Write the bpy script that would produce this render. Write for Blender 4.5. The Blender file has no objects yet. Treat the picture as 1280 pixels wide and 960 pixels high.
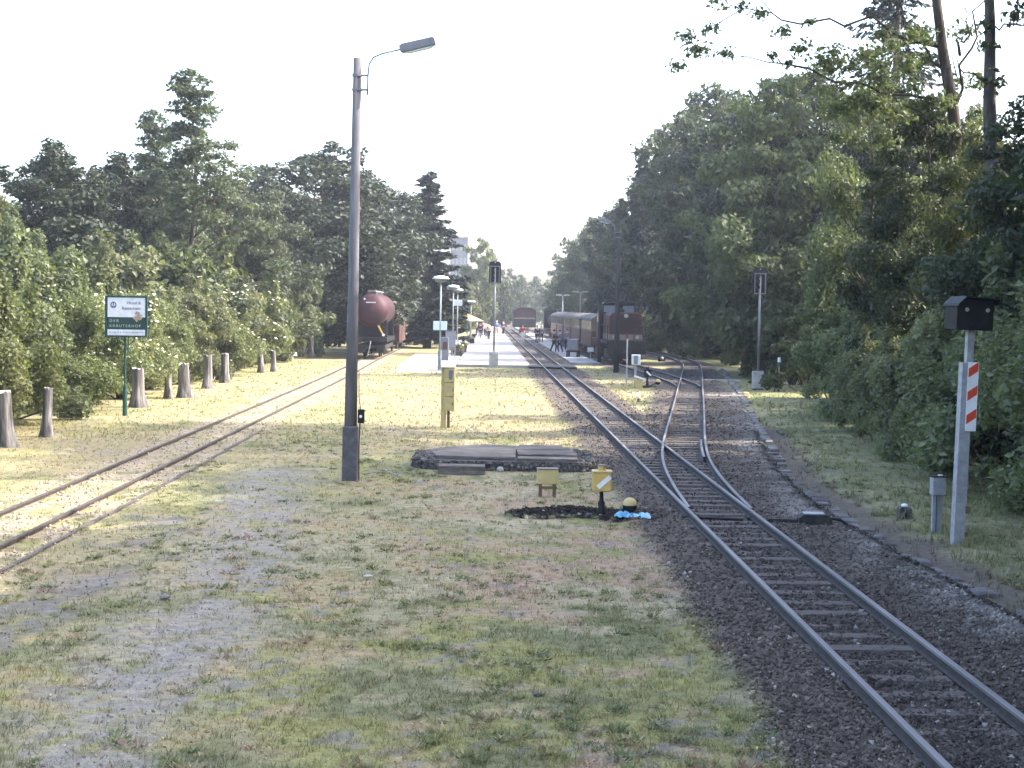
import bpy, bmesh, math, random
import numpy as np
from mathutils import Vector, Matrix
R = math.radians
scene = bpy.context.scene
col = scene.collection

# ------------------------------------------------------------------ camera
FPX, HZ, ROLL, CAMH = 2000.0, 385.0, R(0.9), 3.5      # measured on a 1280 x 960 frame
PITCH = math.atan((480 - HZ) / FPX)
_U = Vector((0, math.sin(PITCH), math.cos(PITCH)))
_F = Vector((0, math.cos(PITCH), -math.sin(PITCH)))
_X = Vector((1, 0, 0))
CR = _X * math.cos(ROLL) + _U * math.sin(ROLL)
CU = -_X * math.sin(ROLL) + _U * math.cos(ROLL)
cam_data = bpy.data.cameras.new('camera')
cam = bpy.data.objects.new('camera', cam_data); col.objects.link(cam)
cam.matrix_world = Matrix(((CR.x, CU.x, -_F.x, 0), (CR.y, CU.y, -_F.y, 0), (CR.z, CU.z, -_F.z, CAMH), (0, 0, 0, 1)))
cam_data.sensor_width = 36.0
cam_data.lens = 36.0 * FPX / 1280.0
cam_data.clip_start = 0.1; cam_data.clip_end = 6000
scene.camera = cam

# ------------------------------------------------------------------ light
SUN_EL, SUN_AZ = R(41), R(6)          # sun to the right (+X), SUN_AZ swings it ahead (+Y)
world = bpy.data.worlds.new('World'); scene.world = world; world.use_nodes = True
wn = world.node_tree; wn.nodes.clear()
sky = wn.nodes.new('ShaderNodeTexSky'); sky.sky_type = 'NISHITA'; sky.sun_disc = False
sky.sun_elevation = SUN_EL
sky.air_density = 0.85; sky.dust_density = 4.0; sky.ozone_density = 1.0
sky.sun_rotation = math.pi / 2 - SUN_AZ       # measured clockwise from +Y
bg = wn.nodes.new('ShaderNodeBackground'); bg.inputs[1].default_value = 0.15
wo = wn.nodes.new('ShaderNodeOutputWorld')
wn.links.new(sky.outputs[0], bg.inputs[0]); wn.links.new(bg.outputs[0], wo.inputs[0])
sd = bpy.data.lights.new('sun', 'SUN'); sd.energy = 2.0; sd.angle = R(0.5); sd.color = (1.0, 0.94, 0.84)
sun = bpy.data.objects.new('sun', sd); col.objects.link(sun)
sv = Vector((math.cos(SUN_EL) * math.cos(SUN_AZ), math.cos(SUN_EL) * math.sin(SUN_AZ), math.sin(SUN_EL)))
sun.rotation_euler = sv.to_track_quat('Z', 'Y').to_euler(); sun.location = (40, -10, 60)
vs = scene.view_settings
vs.view_transform = 'Standard'; vs.look = 'None'; vs.gamma = 1.0; vs.use_curve_mapping = False
vs.exposure = 2.65
cy = scene.cycles
cy.use_denoising = True
cy.max_bounces = 7; cy.diffuse_bounces = 3; cy.glossy_bounces = 2; cy.transmission_bounces = 4
cy.transparent_max_bounces = 6; cy.volume_bounces = 0
cy.caustics_reflective = False; cy.caustics_refractive = False

# ------------------------------------------------------------------ helpers
def G(px, py, z=0.0):
    """ground point (at height z) seen at pixel (px, py) of the 1280 x 960 photograph"""
    d = _F + CR * ((px - 640) / FPX) + CU * ((480 - py) / FPX)
    t = (z - CAMH) / d.z
    return Vector((0, 0, CAMH)) + d * t
def AT(px, py, Y):
    """point at distance Y along the view seen at a pixel"""
    d = _F + CR * ((px - 640) / FPX) + CU * ((480 - py) / FPX)
    return Vector((0, 0, CAMH)) + d * (Y / d.y)

def hash2(ix, iy, seed):
    h = (ix.astype(np.int64) * 374761393 + iy.astype(np.int64) * 668265263 + seed * 1442695041) & 0xffffffff
    h = ((h ^ (h >> 13)) * 1274126177) & 0xffffffff
    return ((h ^ (h >> 16)) & 0xffff) / 65535.0
def vnoise(x, y, seed=0):
    ix = np.floor(x); iy = np.floor(y); fx = x - ix; fy = y - iy
    fx = fx * fx * (3 - 2 * fx); fy = fy * fy * (3 - 2 * fy)
    a = hash2(ix, iy, seed); b = hash2(ix + 1, iy, seed); c = hash2(ix, iy + 1, seed); d = hash2(ix + 1, iy + 1, seed)
    return (a * (1 - fx) + b * fx) * (1 - fy) + (c * (1 - fx) + d * fx) * fy
def fbm(x, y, seed=0, octv=4):
    s = 0; a = 0.5; t = 0
    for k in range(octv):
        s = s + a * vnoise(x, y, seed + 17 * k); t += a; a *= 0.5; x = x * 2.03 + 3.1; y = y * 2.03 + 1.7
    return s / t
def sstep(a, b, x):
    t = np.clip((x - a) / (b - a), 0, 1); return t * t * (3 - 2 * t)

class MB:
    """collects faces for ONE mesh; mi is the material slot"""
    def __init__(s): s.v = []; s.f = []; s.m = []; s.mi = 0; s.sm = []; s.smooth = False
    def _add(s, vs, fs):
        o = len(s.v); s.v.extend([tuple(q) for q in vs])
        for f in fs: s.f.append([i + o for i in f]); s.m.append(s.mi); s.sm.append(s.smooth)
    def box(s, c, d, rot=None, taper=1.0):
        x, y, z = d[0] / 2, d[1] / 2, d[2] / 2
        vs = [Vector((sx * x * (taper if sz > 0 else 1), sy * y * (taper if sz > 0 else 1), sz * z)) for sz in (-1, 1) for sx, sy in ((-1, -1), (1, -1), (1, 1), (-1, 1))]
        if rot is not None: vs = [rot @ q for q in vs]
        vs = [q + Vector(c) for q in vs]
        s._add(vs, [(3, 2, 1, 0), (4, 5, 6, 7), (0, 1, 5, 4), (1, 2, 6, 5), (2, 3, 7, 6), (3, 0, 4, 7)]); return s
    def cyl(s, p, q, r0, r1=None, n=12, caps=True):
        p = Vector(p); q = Vector(q); r1 = r0 if r1 is None else r1
        ax = (q - p).normalized(); u = ax.orthogonal().normalized(); w = ax.cross(u)
        vs = []
        for c, r in ((p, r0), (q, r1)):
            for k in range(n):
                a = 2 * math.pi * k / n; vs.append(c + (u * math.cos(a) + w * math.sin(a)) * r)
        fs = [(k, (k + 1) % n, n + (k + 1) % n, n + k) for k in range(n)]
        if caps: fs += [tuple(range(n - 1, -1, -1)), tuple(range(n, 2 * n))]
        s._add(vs, fs); return s
    def tube(s, pts, r, n=8, r_end=None):
        pts = [Vector(q) for q in pts]; m = len(pts); rings = []; u = None
        for i, q in enumerate(pts):
            t = (pts[min(i + 1, m - 1)] - pts[max(i - 1, 0)]).normalized()
            if u is None: u = t.orthogonal().normalized()
            u = (u - t * u.dot(t)).normalized(); w = t.cross(u)
            rr = r if r_end is None else r + (r_end - r) * i / (m - 1)
            if isinstance(r, (list, tuple)): rr = r[i]
            rings.append([q + (u * math.cos(2 * math.pi * k / n) + w * math.sin(2 * math.pi * k / n)) * rr for k in range(n)])
        vs = [q for rg in rings for q in rg]
        fs = [(i * n + k, i * n + (k + 1) % n, (i + 1) * n + (k + 1) % n, (i + 1) * n + k) for i in range(m - 1) for k in range(n)]
        fs += [tuple(range(n - 1, -1, -1)), tuple(range((m - 1) * n, m * n))]
        s._add(vs, fs); return s
    def lathe(s, prof, n=20, c=(0, 0, 0), wob=0, seed=0):
        rg = random.Random(seed); c = Vector(c); vs = []; m = len(prof)
        ph = [1 + wob * rg.uniform(-1, 1) for _ in range(n)]
        for r, z in prof:
            for k in range(n):
                a = 2 * math.pi * k / n; rr = r * (1 + (ph[k] - 1)); vs.append(c + Vector((rr * math.cos(a), rr * math.sin(a), z)))
        fs = [(i * n + k, i * n + (k + 1) % n, (i + 1) * n + (k + 1) % n, (i + 1) * n + k) for i in range(m - 1) for k in range(n)]
        fs += [tuple(range(n - 1, -1, -1)), tuple(range((m - 1) * n, m * n))]
        s._add(vs, fs); return s
    def prism(s, outline, d0, d1, axis='y'):
        """outline in the two other axes (x,z for y; y,z for x; x,y for z), extruded d0..d1"""
        n = len(outline)
        def P(a, b, d): return {'y': (a, d, b), 'x': (d, a, b), 'z': (a, b, d)}[axis]
        vs = [P(a, b, d0) for a, b in outline] + [P(a, b, d1) for a, b in outline]
        fs = [tuple(range(n)), tuple(range(2 * n - 1, n - 1, -1))] + [(k, n + k, n + (k + 1) % n, (k + 1) % n) for k in range(n)]
        s._add(vs, fs); return s
    def ball(s, c, r, n=14, m=9, sc=(1, 1, 1)):
        prof = [(max(1e-3, math.sin(math.pi * i / m)) , -math.cos(math.pi * i / m)) for i in range(m + 1)]
        vs = []
        for rr, z in prof:
            for k in range(n):
                a = 2 * math.pi * k / n
                vs.append((c[0] + r * sc[0] * rr * math.cos(a), c[1] + r * sc[1] * rr * math.sin(a), c[2] + r * sc[2] * z))
        fs = [(i * n + k, i * n + (k + 1) % n, (i + 1) * n + (k + 1) % n, (i + 1) * n + k) for i in range(m) for k in range(n)]
        fs += [tuple(range(n - 1, -1, -1)), tuple(range(m * n, (m + 1) * n))]
        s._add(vs, fs); return s
    def mesh(s, name):
        me = bpy.data.meshes.new(name); me.from_pydata(s.v, [], s.f); me.update()
        me.polygons.foreach_set('material_index', s.m)
        me.polygons.foreach_set('use_smooth', s.sm)
        b = bmesh.new(); b.from_mesh(me); bmesh.ops.recalc_face_normals(b, faces=b.faces); b.to_mesh(me); b.free()
        return me

def link(name, me, mats, parent=None, loc=(0, 0, 0), rz=0.0, bevel=0.0):
    o = bpy.data.objects.new(name, me); col.objects.link(o)
    mats = mats if isinstance(mats, (list, tuple)) else [mats]
    if not me.materials:
        for m_ in mats: me.materials.append(m_)
    if parent is not None: o.parent = parent
    o.location = loc; o.rotation_euler = (0, 0, rz)
    if bevel:
        b = o.modifiers.new('bevel', 'BEVEL'); b.width = bevel; b.segments = 2; b.limit_method = 'ANGLE'; b.angle_limit = R(40)
    return o
def part(name, mb, mats, parent, **k): return link(name, mb.mesh(name), mats, parent, **k)
def tag(o, label, cat, group=None):
    o['label'] = label; o['category'] = cat
    if group: o['group'] = group
    return o
def thing(name, label, cat, loc=(0, 0, 0), rz=0.0, group=None, lean=(0, 0)):
    o = bpy.data.objects.new(name, None); col.objects.link(o); o.empty_display_size = 0.2
    o.location = loc; o.rotation_euler = (lean[0], lean[1], rz)
    return tag(o, label, cat, group)
def kind(o, k): o['kind'] = k; return o
def dup(o, parent=None):
    c = o.copy(); col.objects.link(c)
    if parent is not None: c.parent = parent
    for ch in list(o.children): dup(ch, c)
    return c
def raw_mesh(name, V, F4, smooth=False, mi=None):
    """fast mesh from numpy arrays; F4 is (n,4) or (n,3)"""
    me = bpy.data.meshes.new(name); k = F4.shape[1]; n = len(F4)
    me.vertices.add(len(V)); me.vertices.foreach_set('co', V.astype(np.float32).ravel())
    me.loops.add(n * k); me.loops.foreach_set('vertex_index', F4.astype(np.int32).ravel())
    me.polygons.add(n); me.polygons.foreach_set('loop_start', np.arange(0, n * k, k, dtype=np.int32))
    me.polygons.foreach_set('loop_total', np.full(n, k, dtype=np.int32))
    if mi is not None: me.polygons.foreach_set('material_index', mi.astype(np.int32))
    me.polygons.foreach_set('use_smooth', np.full(n, smooth))
    me.update(calc_edges=True); me.validate()
    return me
def set_col(me, cols, name='tint'):
    a = me.color_attributes.new(name, 'FLOAT_COLOR', 'POINT')
    c = np.ones((len(cols), 4), np.float32); c[:, :3] = cols
    a.data.foreach_set('color', c.ravel())

# ------------------------------------------------------------------ materials
def nodes_of(name):
    m = bpy.data.materials.new(name); m.use_nodes = True; nt = m.node_tree; nt.nodes.clear()
    out = nt.nodes.new('ShaderNodeOutputMaterial'); return m, nt, out
def mat(name, c, rough=0.6, metal=0.0, var=0.25, scale=6.0, bump=0.0, bscale=40.0, c2=None, thr=(0.45, 0.62), spec=0.4, stretch=(1, 1, 1)):
    """painted or weathered surface: two scales of noise over the base colour, optional second colour in patches"""
    m, nt, out = nodes_of(name); N = nt.nodes.new; L = nt.links.new
    p = N('ShaderNodeBsdfPrincipled'); L(p.outputs[0], out.inputs[0])
    tc = N('ShaderNodeTexCoord'); mp = N('ShaderNodeMapping'); mp.inputs['Scale'].default_value = stretch
    L(tc.outputs['Object'], mp.inputs['Vector'])
    n1 = N('ShaderNodeTexNoise'); n1.inputs['Scale'].default_value = scale; n1.inputs['Detail'].default_value = 6
    L(mp.outputs[0], n1.inputs['Vector'])
    r1 = N('ShaderNodeMapRange'); r1.inputs[1].default_value = 0.3; r1.inputs[2].default_value = 0.7
    r1.inputs[3].default_value = 1 - var; r1.inputs[4].default_value = 1 + var
    L(n1.outputs[0], r1.inputs[0])
    base = N('ShaderNodeMix'); base.data_type = 'RGBA'
    base.inputs[6].default_value = (*c, 1); base.inputs[7].default_value = (*(c2 or c), 1)
    n2 = N('ShaderNodeTexNoise'); n2.inputs['Scale'].default_value = scale * 0.6; n2.inputs['Detail'].default_value = 8; n2.inputs['Roughness'].default_value = 0.65
    L(mp.outputs[0], n2.inputs['Vector'])
    r2 = N('ShaderNodeMapRange'); r2.inputs[1].default_value = thr[0]; r2.inputs[2].default_value = thr[1]
    L(n2.outputs[0], r2.inputs[0]); L(r2.outputs[0], base.inputs[0])
    mul = N('ShaderNodeMix'); mul.data_type = 'RGBA'; mul.blend_type = 'MULTIPLY'; mul.inputs[0].default_value = 1
    L(base.outputs[2], mul.inputs[6]); L(r1.outputs[0], mul.inputs[7]); L(mul.outputs[2], p.inputs['Base Color'])
    p.inputs['Roughness'].default_value = rough; p.inputs['Metallic'].default_value = metal
    p.inputs['Specular IOR Level'].default_value = spec
    if bump:
        n3 = N('ShaderNodeTexNoise'); n3.inputs['Scale'].default_value = bscale; n3.inputs['Detail'].default_value = 5
        L(mp.outputs[0], n3.inputs['Vector'])
        b = N('ShaderNodeBump'); b.inputs['Strength'].default_value = bump; b.inputs['Distance'].default_value = 0.02
        L(n3.outputs[0], b.inputs['Height']); L(b.outputs[0], p.inputs['Normal'])
    return m
def leaf_mat(name, ca, cb, trans=0.35, rough=0.55):
    """leaves: per-leaf colour between ca and cb, a per-tree shift, light passing through"""
    m, nt, out = nodes_of(name); N = nt.nodes.new; L = nt.links.new
    geo = N('ShaderNodeNewGeometry'); oi = N('ShaderNodeObjectInfo'); tc = N('ShaderNodeTexCoord')
    nz = N('ShaderNodeTexNoise'); nz.inputs['Scale'].default_value = 0.9; nz.inputs['Detail'].default_value = 3
    L(tc.outputs['Object'], nz.inputs['Vector'])
    add = N('ShaderNodeMath'); add.operation = 'MULTIPLY_ADD'; add.inputs[1].default_value = 0.55; add.inputs[2].default_value = -0.25
    L(geo.outputs['Random Per Island'], add.inputs[0])
    a2 = N('ShaderNodeMath'); a2.operation = 'ADD'; L(add.outputs[0], a2.inputs[0]); L(nz.outputs[0], a2.inputs[1])
    mx = N('ShaderNodeMix'); mx.data_type = 'RGBA'; mx.inputs[6].default_value = (*ca, 1); mx.inputs[7].default_value = (*cb, 1)
    L(a2.outputs[0], mx.inputs[0])
    hs = N('ShaderNodeHueSaturation'); L(mx.outputs[2], hs.inputs['Color'])
    vr = N('ShaderNodeMapRange'); vr.inputs[3].default_value = 0.82; vr.inputs[4].default_value = 1.18; L(oi.outputs['Random'], vr.inputs[0])
    L(vr.outputs[0], hs.inputs['Value'])
    hr = N('ShaderNodeMath'); hr.operation = 'MULTIPLY_ADD'; hr.inputs[1].default_value = 7.31; hr.inputs[2].default_value = 0.0; L(oi.outputs['Random'], hr.inputs[0])
    fr_ = N('ShaderNodeMath'); fr_.operation = 'FRACT'; L(hr.outputs[0], fr_.inputs[0])
    h2 = N('ShaderNodeMapRange'); h2.inputs[3].default_value = 0.478; h2.inputs[4].default_value = 0.518; L(fr_.outputs[0], h2.inputs[0]); L(h2.outputs[0], hs.inputs['Hue'])
    s2 = N('ShaderNodeMapRange'); s2.inputs[3].default_value = 1.1; s2.inputs[4].default_value = 0.82; L(oi.outputs['Random'], s2.inputs[0]); L(s2.outputs[0], hs.inputs['Saturation'])
    d = N('ShaderNodeBsdfPrincipled'); d.inputs['Roughness'].default_value = rough; d.inputs['Specular IOR Level'].default_value = 0.35
    t = N('ShaderNodeBsdfTranslucent'); mixs = N('ShaderNodeMixShader'); mixs.inputs[0].default_value = trans
    L(hs.outputs[0], d.inputs['Base Color'])
    br = N('ShaderNodeMix'); br.data_type = 'RGBA'; br.blend_type = 'MULTIPLY'; br.inputs[0].default_value = 1; br.inputs[7].default_value = (1.25, 1.35, 0.7, 1)
    L(hs.outputs[0], br.inputs[6]); L(br.outputs[2], t.inputs[0])
    L(d.outputs[0], mixs.inputs[1]); L(t.outputs[0], mixs.inputs[2]); L(mixs.outputs[0], out.inputs[0])
    return m
def attr_mat(name, rough=0.9, bump=0.5, micro=0.35, trans=0.0, scales=(9.0, 55.0), bscale=60.0):
    """ground-like surface coloured by the mesh's own 'tint' attribute, broken up by two noises"""
    m, nt, out = nodes_of(name); N = nt.nodes.new; L = nt.links.new
    at = N('ShaderNodeAttribute'); at.attribute_name = 'tint'
    p = N('ShaderNodeBsdfPrincipled'); p.inputs['Roughness'].default_value = rough; p.inputs['Specular IOR Level'].default_value = 0.15
    geo = N('ShaderNodeNewGeometry'); last = at.outputs[0]
    for i, sc in enumerate(scales):
        nz = N('ShaderNodeTexNoise'); nz.inputs['Scale'].default_value = sc; nz.inputs['Detail'].default_value = 5; nz.inputs['Roughness'].default_value = 0.7
        L(geo.outputs['Position'], nz.inputs['Vector'])
        mr = N('ShaderNodeMapRange'); mr.inputs[1].default_value = 0.28; mr.inputs[2].default_value = 0.72
        mr.inputs[3].default_value = 1 - micro; mr.inputs[4].default_value = 1 + micro; L(nz.outputs[0], mr.inputs[0])
        mu = N('ShaderNodeMix'); mu.data_type = 'RGBA'; mu.blend_type = 'MULTIPLY'; mu.inputs[0].default_value = 1
        L(last, mu.inputs[6]); L(mr.outputs[0], mu.inputs[7]); last = mu.outputs[2]
    L(last, p.inputs['Base Color'])
    if bump:
        n3 = N('ShaderNodeTexNoise'); n3.inputs['Scale'].default_value = bscale; n3.inputs['Detail'].default_value = 4
        L(geo.outputs['Position'], n3.inputs['Vector'])
        b = N('ShaderNodeBump'); b.inputs['Strength'].default_value = bump; b.inputs['Distance'].default_value = 0.03
        L(n3.outputs[0], b.inputs['Height']); L(b.outputs[0], p.inputs['Normal'])
    if trans:
        t = N('ShaderNodeBsdfTranslucent'); L(last, t.inputs[0]); mx = N('ShaderNodeMixShader'); mx.inputs[0].default_value = trans
        L(p.outputs[0], mx.inputs[1]); L(t.outputs[0], mx.inputs[2]); L(mx.outputs[0], out.inputs[0])
    else: L(p.outputs[0], out.inputs[0])
    return m
M = dict(
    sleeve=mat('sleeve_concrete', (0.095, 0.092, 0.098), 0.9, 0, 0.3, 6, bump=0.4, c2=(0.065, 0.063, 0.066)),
    shaded_pole=mat('shaded_pole', (0.042, 0.040, 0.041), 0.9, 0, 0.25, 5, bump=0.25, c2=(0.03, 0.03, 0.03), stretch=(2, 2, 0.25)),  # the mast concrete again, darkened in colour to stand for shade
    steel_top=mat('polished_rail', (0.165, 0.158, 0.155), 0.6, 0.2, 0.3, 3, stretch=(1, 0.2, 1)),
    rail_rust=mat('rail_side', (0.05, 0.04, 0.036), 0.85, 0.0, 0.35, 14, bump=0.2),
    old_rail=mat('rusty_rail', (0.055, 0.043, 0.04), 0.75, 0.0, 0.35, 8, bump=0.2),
    sleeper=mat('sleeper_wood', (0.125, 0.108, 0.094), 0.85, 0, 0.4, 5, bump=0.5, stretch=(0.5, 7, 3), c2=(0.055, 0.046, 0.042)),
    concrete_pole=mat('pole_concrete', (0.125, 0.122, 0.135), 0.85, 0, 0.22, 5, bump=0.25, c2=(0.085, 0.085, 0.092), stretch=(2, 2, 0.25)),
    lamp_grey=mat('lamp_casing', (0.16, 0.165, 0.19), 0.5, 0.1, 0.12, 6),
    galv=mat('galvanised_steel', (0.34, 0.35, 0.36), 0.55, 0.2, 0.18, 10, c2=(0.30, 0.31, 0.33)),
    black=mat('black_paint', (0.009, 0.009, 0.010), 0.6, 0, 0.3, 8, c2=(0.015, 0.015, 0.016), spec=.25),
    dark=mat('dark_steel', (0.024, 0.023, 0.024), 0.75, 0.0, 0.35, 7, c2=(0.04, 0.034, 0.03), spec=.25),
    white=mat('white_paint', (0.78, 0.79, 0.80), 0.5, 0, 0.06, 8, c2=(0.66, 0.66, 0.65)),
    red=mat('red_paint', (0.62, 0.07, 0.03), 0.5, 0, 0.15, 9),
    yellow=mat('yellow_paint', (0.58, 0.37, 0.09), 0.5, 0, 0.15, 6, c2=(0.5, 0.35, 0.12)),
    yellow_box=mat('faded_yellow', (0.50, 0.40, 0.17), 0.6, 0, 0.15, 5, c2=(0.42, 0.34, 0.16)),
    green=mat('green_enamel', (0.012, 0.055, 0.045), 0.4, 0, 0.15, 5),
    bark=mat('bark', (0.055, 0.045, 0.039), 0.9, 0, 0.45, 9, bump=0.8, bscale=22, c2=(0.095, 0.085, 0.075), stretch=(1, 1, 0.3)),
    stump=mat('stump_wood', (0.085, 0.077, 0.074), 0.95, 0, 0.5, 8, bump=1.0, bscale=16, c2=(0.19, 0.178, 0.17), stretch=(1.5, 1.5, 0.18)),
    concrete=mat('concrete', (0.40, 0.39, 0.37), 0.85, 0, 0.2, 4, bump=0.25, c2=(0.30, 0.29, 0.28)),
    paving=mat('pale_paving', (0.34, 0.325, 0.31), 0.85, 0, 0.2, 1.2, bump=0.15, c2=(0.24, 0.225, 0.215)),
    slab=mat('weathered_slab', (0.15, 0.135, 0.12), 0.9, 0, 0.4, 5, bump=0.9, bscale=18, c2=(0.09, 0.066, 0.045), stretch=(0.5, 3, 3)),
    rubble=mat('dark_rubble', (0.06, 0.055, 0.05), 0.95, 0, 0.6, 18, bump=1.0, bscale=30, c2=(0.16, 0.14, 0.13)),
    blue=mat('blue_plastic', (0.10, 0.32, 0.50), 0.4, 0, 0.25, 9, bump=0.8, bscale=14, c2=(0.32, 0.52, 0.62)),
    tank=mat('tank_red', (0.05, 0.015, 0.02), 0.6, 0, 0.3, 1.6, c2=(0.04, 0.017, 0.02), spec=.25),
    wagon=mat('wagon_brown', (0.06, 0.026, 0.022), 0.7, 0, 0.25, 2.0, c2=(0.09, 0.033, 0.027)),
    wagon_roof=mat('wagon_roof', (0.22, 0.21, 0.21), 0.7, 0, 0.25, 2.0),
    loco_red=mat('loco_red', (0.042, 0.011, 0.013), 0.65, 0, 0.2, 2.0, c2=(0.03, 0.011, 0.012)),
    cream=mat('coach_cream', (0.17, 0.14, 0.115), 0.7, 0, 0.15, 2.0),
    coach_red=mat('coach_red', (0.085, 0.036, 0.03), 0.65, 0, 0.2, 2.0),
    coach_orange=mat('coach_orange', (0.26, 0.11, 0.06), 0.6, 0, 0.2, 2.0),
    roof_grey=mat('coach_roof', (0.095, 0.088, 0.086), 0.85, 0, 0.2, 1.5),
    glass=mat('dark_glass', (0.03, 0.035, 0.04), 0.12, 0, 0.1, 3, spec=0.8),
    pale_glass=mat('cab_glass', (0.22, 0.24, 0.27), 0.12, 0, 0.15, 3, spec=0.8),
    lamp_shade=mat('pale_lamp', (0.58, 0.64, 0.63), 0.4, 0, 0.05, 3),
    lamp_green=mat('lamp_green', (0.19, 0.22, 0.225), 0.5, 0, 0.1, 3),
    tiles=mat('roof_tiles', (0.26, 0.10, 0.065), 0.8, 0, 0.3, 3, bump=0.4, c2=(0.18, 0.075, 0.055)),
    plaster=mat('house_plaster', (0.62, 0.56, 0.46), 0.85, 0, 0.1, 1.5),
    tower=mat('tower_wall', (0.13, 0.13, 0.16), 0.8, 0, 0.08, 0.6),
    wood=mat('brown_wood', (0.14, 0.085, 0.05), 0.75, 0, 0.35, 5, stretch=(1, 1, 5)),
    skin=mat('skin', (0.5, 0.32, 0.24), 0.6, 0, 0.08, 6), hair=mat('hair', (0.05, 0.035, 0.025), 0.7, 0, 0.2, 20),
    brass=mat('emblem_bronze', (0.42, 0.30, 0.20), 0.6, 0, 0.5, 30), ink=mat('ink_blue', (0.10, 0.10, 0.20), 0.6),
    beige=mat('beige_cloth', (0.62, 0.52, 0.38), 0.8, 0, 0.1, 3), orange=mat('orange_cloth', (0.70, 0.26, 0.06), 0.8, 0, 0.1, 3),
)
# ------------------------------------------------------------------ track lines in plan (x as a function of distance y)
def curve(pts, z, lead=None, sig=3.0, shift=0.0):
    w = [G(a, b, z) for a, b in pts]
    ys = np.array([q.y for q in w]); xs = np.array([q.x for q in w]) + shift
    o = np.argsort(ys); ys, xs = ys[o], xs[o]
    gy = np.arange(-20, 420, 0.5)
    return ys, xs, gy
_ml = [(1113, 880.8), (1030, 805.8), (946.7, 724.6), (880, 655.8), (821.7, 597.5), (784, 562), (702, 479), (680, 459), (641, 420)]
_w = [G(a, b, .175) for a, b in _ml]
_pm = np.polyfit([q.y for q in _w], [q.x + .53 for q in _w], 2, w=[1, 1, 1, 1, 1, 1, 1, 1, .25])
def x_main(y): return np.polyval(_pm, y)
def smooth_line(ys, xs, sig):
    gy = np.arange(-20.0, 420.0, 0.5)
    s0 = (xs[1] - xs[0]) / (ys[1] - ys[0]); s1 = (xs[-1] - xs[-2]) / (ys[-1] - ys[-2])
    g = np.interp(gy, ys, xs); g = np.where(gy < ys[0], xs[0] + (gy - ys[0]) * s0, g); g = np.where(gy > ys[-1], xs[-1] + (gy - ys[-1]) * s1, g)
    k = np.exp(-0.5 * (np.arange(-40, 41) * 0.5 / sig) ** 2); k /= k.sum()
    gp = np.concatenate([g[0] + (np.arange(-40, 0)) * (g[1] - g[0]), g, g[-1] + np.arange(1, 41) * (g[-1] - g[-2])])
    g = np.convolve(gp, k, 'valid')
    return lambda y: np.interp(y, gy, g)
_bc = [(856, 580), (854.3, 555.7), (857.8, 531.7), (861.2, 506), (863, 485), (866, 463.5), (865, 453.5), (846, 446)]
_w = [G(a, b, .175) for a, b in _bc]
_ys = [0, 10, 18, 27.0] + [q.y for q in _w] + [150, 200]
_xs = [float(x_main(t)) for t in (0, 10, 18, 27.0)] + [q.x for q in _w] + [10.6, 9.6]
_br = smooth_line(np.array(_ys), np.array(_xs), 3.0)
def x_branch(y):
    m = x_main(y); t = sstep(24.0, 28.5, y)
    return m * (1 - t) + np.maximum(_br(y), m) * t
_ys = [40, 66, 72, 83, 94, 110, 200, 300]; _xs = [float(x_branch(40.)), float(x_branch(66.)), float(x_branch(72.)) - .03, 7.75, 7.2, 6.7, 4.6, 2.0]
_lo = smooth_line(np.array(_ys), np.array(_xs), 3.0)
def x_loco(y):
    t = sstep(62, 74, y); return x_branch(y) * (1 - t) + _lo(y) * t
_sd = smooth_line(np.array([0, 24, 50, 77, 105, 130, 200.]), np.array([-7.35, -7.68, -8.08, -8.5, -9.25, -9.65, -12.5]), 5.0)
def x_side(y): return _sd(y)
def poly_x(px):
    w = [G(a, b) for a, b in px]; ys = np.array([q.y for q in w]); xs = np.array([q.x for q in w]); o = np.argsort(ys)
    return lambda y: np.interp(y, ys[o], xs[o])
x_bl = poly_x([(1000, 975), (984, 958), (955, 881), (917, 818), (880, 768), (838, 697), (817, 664), (790, 625), (745, 560), (720, 520), (700, 485), (672, 462)])
KERB = [(900, 462), (908, 475), (926, 500), (945, 540), (975, 590), (1010, 622), (1050, 652), (1090, 674), (1130, 697), (1200, 735), (1290, 785)]
x_kerb = poly_x(KERB)
def path_dist(x, y, px):
    w = [G(a, b) for a, b in px]; d = np.full(np.shape(x), 1e9)
    for a, b in zip(w[:-1], w[1:]):
        abx, aby = b.x - a.x, b.y - a.y; t = np.clip(((x - a.x) * abx + (y - a.y) * aby) / (abx * abx + aby * aby), 0, 1)
        d = np.minimum(d, np.hypot(x - a.x - t * abx, y - a.y - t * aby))
    return d
PIT = [(676, 645), (720, 643), (760, 646), (790, 648)]

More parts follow.
